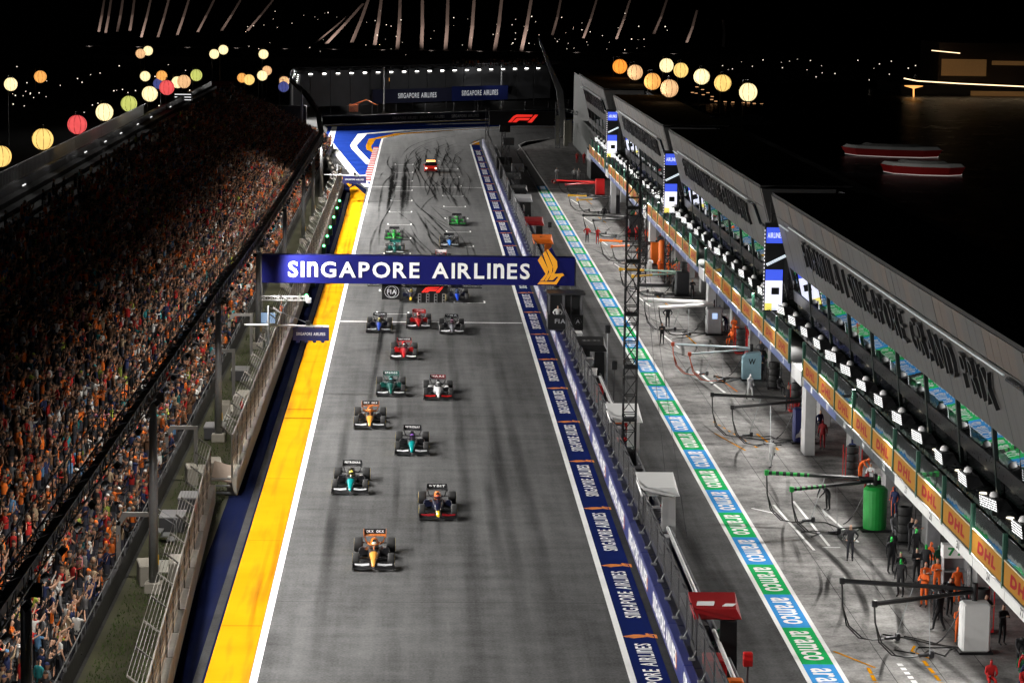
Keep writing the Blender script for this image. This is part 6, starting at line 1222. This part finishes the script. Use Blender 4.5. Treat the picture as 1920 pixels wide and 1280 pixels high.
# timing masts at the far pit wall
for i, (y, h) in enumerate(((322,5.2),(356,6.2),(372,7.0))):
    t = thing('timing_mast', 'dark mast with boxes on the far pit wall, '+['nearest','middle','farthest'][i], 'mast', (11.9,y,0)); truss_mesh([(0,0,.2),(0,0,h)],.5,.5,.8,.05).build('lattice',BLACK,t); MB().bbox(-1.0,1.2,-.3,.3,1.2,3.0,.04).build('panel_box',BLACK,t); MB().bbox(-.6,.9,-.2,.2,h-.6,h+.4,.04).build('head_box',BLACK,t)
t = thing('pit_lane_camera', 'small camera on a stand in the pit lane at the dark strip', 'camera', (15.0,375,0)); MB().tube([(-.4,0,0),(0,0,1.0)],.03,4).tube([(.4,0,0),(0,0,1.0)],.03,4).tube([(0,.4,0),(0,0,1.0)],.03,4).build('tripod',BLACK,t); MB().bbox(-.35,.35,-.4,.4,1.0,1.5,.05).build('body',BLACK,t)
cone(18.6,364,'orange cone left of the far red step'); cone(20.2,338,'orange cone under the farthest booms')

# ================================================================== distant bay: conservatory ribs, waterfront, boats, city lights
RIBM = mat('rib_steel', (.40,.33,.30), .5, .2, var=.25, scale=.05)
dm = thing('conservatory', 'far dark glass conservatory with a row of pale leaning ribs', 'building', (0,0,0))
ribs = [(-105.4, 7.5, -104.4, 18.0, 0.42), (-103.1, 7.2, -102.2, 18.0, 0.42), (-99.3, 7.6, -98.3, 18.1, 0.42), (-95.2, 8.0, -94.5, 18.1, 0.42), (-91.4, 5.9, -89.0, 18.2, 0.42), (-85.9, 6.0, -83.1, 18.3, 0.42), (-79.6, 6.8, -76.4, 18.4, 0.42), (-72.8, 7.9, -68.0, 18.5, 0.42), (-65.0, 8.4, -59.2, 18.6, 0.42), (-56.4, 8.5, -48.3, 18.8, 0.42), (-34.2, 4.6, -25.4, 12.1, 0.42), (-30.3, 4.6, -18.4, 17.8, 0.62), (-21.9, 5.1, -16.7, 19.2, 0.62), (-14.4, 4.3, -12.4, 19.2, 0.62), (-6.8, 3.2, -6.1, 19.3, 0.62), (1.1, 2.4, 1.3, 19.4, 0.62), (9.1, 2.5, 9.8, 19.5, 0.62), (17.0, 2.4, 18.6, 19.6, 0.62), (25.4, 2.5, 27.8, 19.8, 0.62), (34.2, 2.6, 37.7, 19.9, 0.62), (44.6, 8.4, 47.6, 20.0, 0.42), (54.9, 7.5, 59.6, 20.2, 0.42), (65.8, 7.3, 70.8, 20.4, 0.42), (78.3, 9.2, 83.2, 20.5, 0.42), (89.4, 6.5, 93.4, 17.1, 0.42), (101.6, 5.2, 102.1, 12.0, 0.42)]      # foot x, foot z, head x, head z, half width
for (x0,z0,x1,z1,w) in ribs:
    p, q = Vector((x0,900,z0)), Vector((x1,900,z1)); d = q-p; q = p+d*max(1.0, (14-p.z)/max(.1,d.z))
    MB().loft([[(p.x-w,900,p.z),(p.x+w,900,p.z),(p.x+w,901.2,p.z),(p.x-w,901.2,p.z)], [((p.x+q.x)/2-w*.9+.2,903,(p.z+q.z)/2),((p.x+q.x)/2+w*.9+.2,903,(p.z+q.z)/2),((p.x+q.x)/2+w*.9+.2,904.2,(p.z+q.z)/2),((p.x+q.x)/2-w*.9+.2,904.2,(p.z+q.z)/2)], [(q.x-w*.8,908,q.z),(q.x+w*.8,908,q.z),(q.x+w*.8,909,q.z),(q.x-w*.8,909,q.z)]]).build('rib', RIBM, dm)
MB().box(-118,112,893,899,0,3.0).build('plinth', BLACK, dm)
for x in range(-108,100,16): spot('rib_uplight', (x,890,3.2),(x+2,905,12),10500,75,.9,.3,(1,.80,.70))
cl = MB()
for _ in range(95):
    x, y_, z_ = random.uniform(-60,85), random.uniform(885,911), random.uniform(1.5,16); s_ = random.uniform(.04,.06)+.1*random.random()**3; cl.box(x-s_,x+s_,y_-s_,y_+s_,z_-s_,z_+s_)
for _ in range(60):
    x, y_ = random.uniform(70,260), random.uniform(720,900); s_ = random.uniform(.05,.12); z_ = random.uniform(0,3); cl.box(x-s_,x+s_,y_-s_,y_+s_,z_-s_,z_+s_)
for _ in range(60):
    x, y_ = random.uniform(-95,-40), random.uniform(480,560); s_ = random.uniform(.04,.09); z_ = random.uniform(2,9); cl.box(x-s_,x+s_,y_-s_,y_+s_,z_-s_,z_+s_)
tag(cl.build('city_lights', glow('city_light_glow',(1,.86,.7),2.0)), 'scattered tiny lights of the far city', 'lights', None, 'stuff')
wb = thing('waterfront_building', 'dark waterfront building with curved lit terraces at the right', 'building', (0,0,0))
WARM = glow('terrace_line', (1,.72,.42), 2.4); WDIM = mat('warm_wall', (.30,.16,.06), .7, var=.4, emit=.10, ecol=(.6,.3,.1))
MB().box(126,190,702,740,-1.6,1.0).build('quay', DARKIN, wb); MB().box(136,190,704,730,1.0,12).build('upper_block', mat('dark_block',(.05,.035,.025),.7), wb)
MB().tube([(126.3, 700.0, 2.7),(129.7, 699.0, 2.1),(140.6, 698.0, 1.6),(159.3, 697.0, 1.0)],.14,5).build('terrace_edge', WARM, wb); MB().tube([(133.3, 700.0, 10.0),(140.6, 699.0, 9.4)],.11,5).build('terrace_edge', WARM, wb); MB().tube([(142.1, 690.0, -6.0),(158.0, 690.0, -6.7)],.10,5).build('quay_edge', WARM, wb)
for (xa,xb_,za,zb) in [(136.3, 148.0, 3.5, 7.8), (144.2, 160.2, -1.7, -0.4), (154.4, 155.4, -5.4, -1.8), (149.5, 159.9, 6.4, 7.5)]:
    MB().box(xa,xb_,701,701.5,za,zb).build('lit_wall', WDIM, wb)
p = Vector((127.1, 690.0, 1.1)); MB().tube([(127.2, 690.0, -2.5), (127.1, 690.0, 0.7)],.2,6).build('torch_stem', glow('torch_orange',(1,.45,.12),1.5), wb); MB().lathe([(.3,p.z-.6),(2.4,p.z),(2.4,p.z+.1)],14,0,'Z',(p.x,690,0)).build('torch_bowl', MATS['torch_orange'], wb)
MB().tube([(145.5, 685.0, -7.2),(145.3, 685.0, -3.4)],.22,6).build('lamp_post', glow('post_white',(.9,.95,1),1.2), wb); MB().box(*(144.5,146.3),684.8,685.2,-3.2,-2.3).build('lamp_head', MATS['post_white'], wb)
pr = thing('promenade', 'lit curving promenade edge across the bay', 'promenade', (0,0,0))
for pts, m_ in (([(64.1, 640.0, 1.1),(67.7, 640.0, 0.4),(70.5, 640.0, -1.1),(78.1, 640.0, -1.4),(83.2, 640.0, -1.7),(88.3, 640.0, -2.5),(98.5, 640.0, -2.9),(108.8, 640.0, -3.4),(113.9, 640.0, -3.9)],glow('prom_orange',(1,.5,.22),1.1)),([(75.6, 640.0, -3.1),(80.7, 640.0, -3.5),(84.6, 640.0, -5.9),(94.8, 640.0, -6.9)],MATS['prom_orange']),([(82.6, 640.0, -4.1),(92.9, 640.0, -4.9)],glow('prom_white',(.9,.9,1),.8)),([(115.1, 640.0, -2.8),(124.1, 640.0, -3.2),(133.1, 640.0, -3.5)],MATS['prom_white']),([(65.3, 640.0, 2.6),(68.5, 640.0, 1.2),(71.1, 640.0, -1.1)],MATS['prom_orange'])):
    Pm = [Vector(q_) for q_ in pts]
    for a_, b2 in zip(Pm[:-1],Pm[1:]):
        n = max(2,int((b2-a_).length/1.6))
        for k in range(n): c = a_.lerp(b2,(k+random.random()*.6)/n); MB().box(c.x-.35,c.x+.35,c.y-.1,c.y+.1,c.z-.06,c.z+.06).build('edge_light', m_, pr) if n < 14 or k % 2 == 0 else None
def boat(x, y, L_, label, rz):
    t = thing('moored_boat', label, 'boat', (x,y,-1.6), rz); HR = mat('hull_red',(.35,.012,.012),.5,emit=.03); HW = mat('boat_white',(.4,.4,.38),.6,emit=.03)  # hull and deck colours glow a little instead of being lit
    def ring(z, s): return [(-L_/2*s,0,z+.25),(-L_*.36*s,-1.4*s,z+.08),(0,-2.0*s,z),(L_*.34*s,-1.7*s,z),(L_/2*s,-.6*s,z+.1),(L_/2*s,.6*s,z+.1),(L_*.34*s,1.7*s,z),(0,2.0*s,z),(-L_*.36*s,1.4*s,z+.08)]
    MB().loft([ring(0,.9),ring(1.25,1.0)]).build('hull', HR, t); MB().loft([ring(1.27,.98),ring(1.7,.90)]).build('deck', HW, t); MB().loft([ring(1.72,.6),ring(2.1,.5)]).build('cabin_roof', mat('boat_grey',(.2,.2,.19),.6), t)
    MB().loft([ring(.02,.915),ring(.10,.93)]).build('light_strip', glow('boat_light',(1,.95,.9),.35), t)
boat(80.0,452.7,17,'red and white moored boat, longer one behind', R(-14)); boat(77.5,411,13,'red and white moored boat, shorter one in front', R(-16))
spot('boat_spot',(66,400,9),(78,424,-1),1600,110,.9)  # spot aimed at the boats, no fitting built
# pit wall clutter
case_m = {}
random.seed(5)
CK = [('black flight case',BLACK),('grey equipment case',GREYP),('dark steel trolley',DSTEEL),('white cool box',WHITE),('red tool chest',RED)]
for n_, m_ in CK:
    case_m[n_] = (MB().bbox(-.35,.35,-.5,.5,.1,.85,.03).mesh('case_body', m_), MB().bbox(-.37,.37,-.52,.52,.86,.98,.03).mesh('lid', m_))
feet_m = MB().box(-.3,-.2,-.45,-.35,0,.1).box(.2,.3,-.45,-.35,0,.1).box(-.3,-.2,.35,.45,0,.1).box(.2,.3,.35,.45,0,.1).mesh('castors', RUBBER)
yy = 97.0; k = 0
while yy < 250:
    n_ = random.choice(CK)[0]; k += 1
    t = thing('equipment_case', f'{n_} behind the pit wall, {nth(k)} piece from the near end', 'case', (random.uniform(11.85,12.2),yy,.22), R(random.uniform(-8,8)), 'cases behind the pit wall'); s_ = random.uniform(.7,1.25); t.scale = (s_,s_,random.uniform(.8,1.5))
    ob('case_body', case_m[n_][0], t); ob('lid', case_m[n_][1], t); ob('castors', feet_m, t)
    yy += random.uniform(3,7.5)

t = thing('backdrop_screen', 'dark grey fabric screen hanging below the lit floodlights at the corner', 'screen')
for k in range(14):
    a_, b2 = Vector((-25,531,0)).lerp(Vector((29,589,0)), k/14), Vector((-25,531,0)).lerp(Vector((29,589,0)), (k+.97)/14)
    MB().loft([[(a_.x,a_.y,1.5),(b2.x,b2.y,1.5),(b2.x,b2.y+.1,1.5),(a_.x,a_.y+.1,1.5)],[(a_.x,a_.y,8.6),(b2.x,b2.y,8.6),(b2.x,b2.y+.1,8.6),(a_.x,a_.y+.1,8.6)]]).build('fabric_panel', mat('backdrop_grey',(.06,.062,.068),.85,var=.4,scale=.4), t)
    MB().tube([(a_.x,a_.y+.2,0),(a_.x,a_.y+.2,8.6)],.06,5).build('post', DSTEEL, t)
for x in (-14,0,14): spot('backdrop_fill',(x,512+x*.9,7.5),(x+4,556+x*1.07,4.5),CORNER_W*.5,100,.9)  # fill spots added to lift the backdrop, no lamps stand there
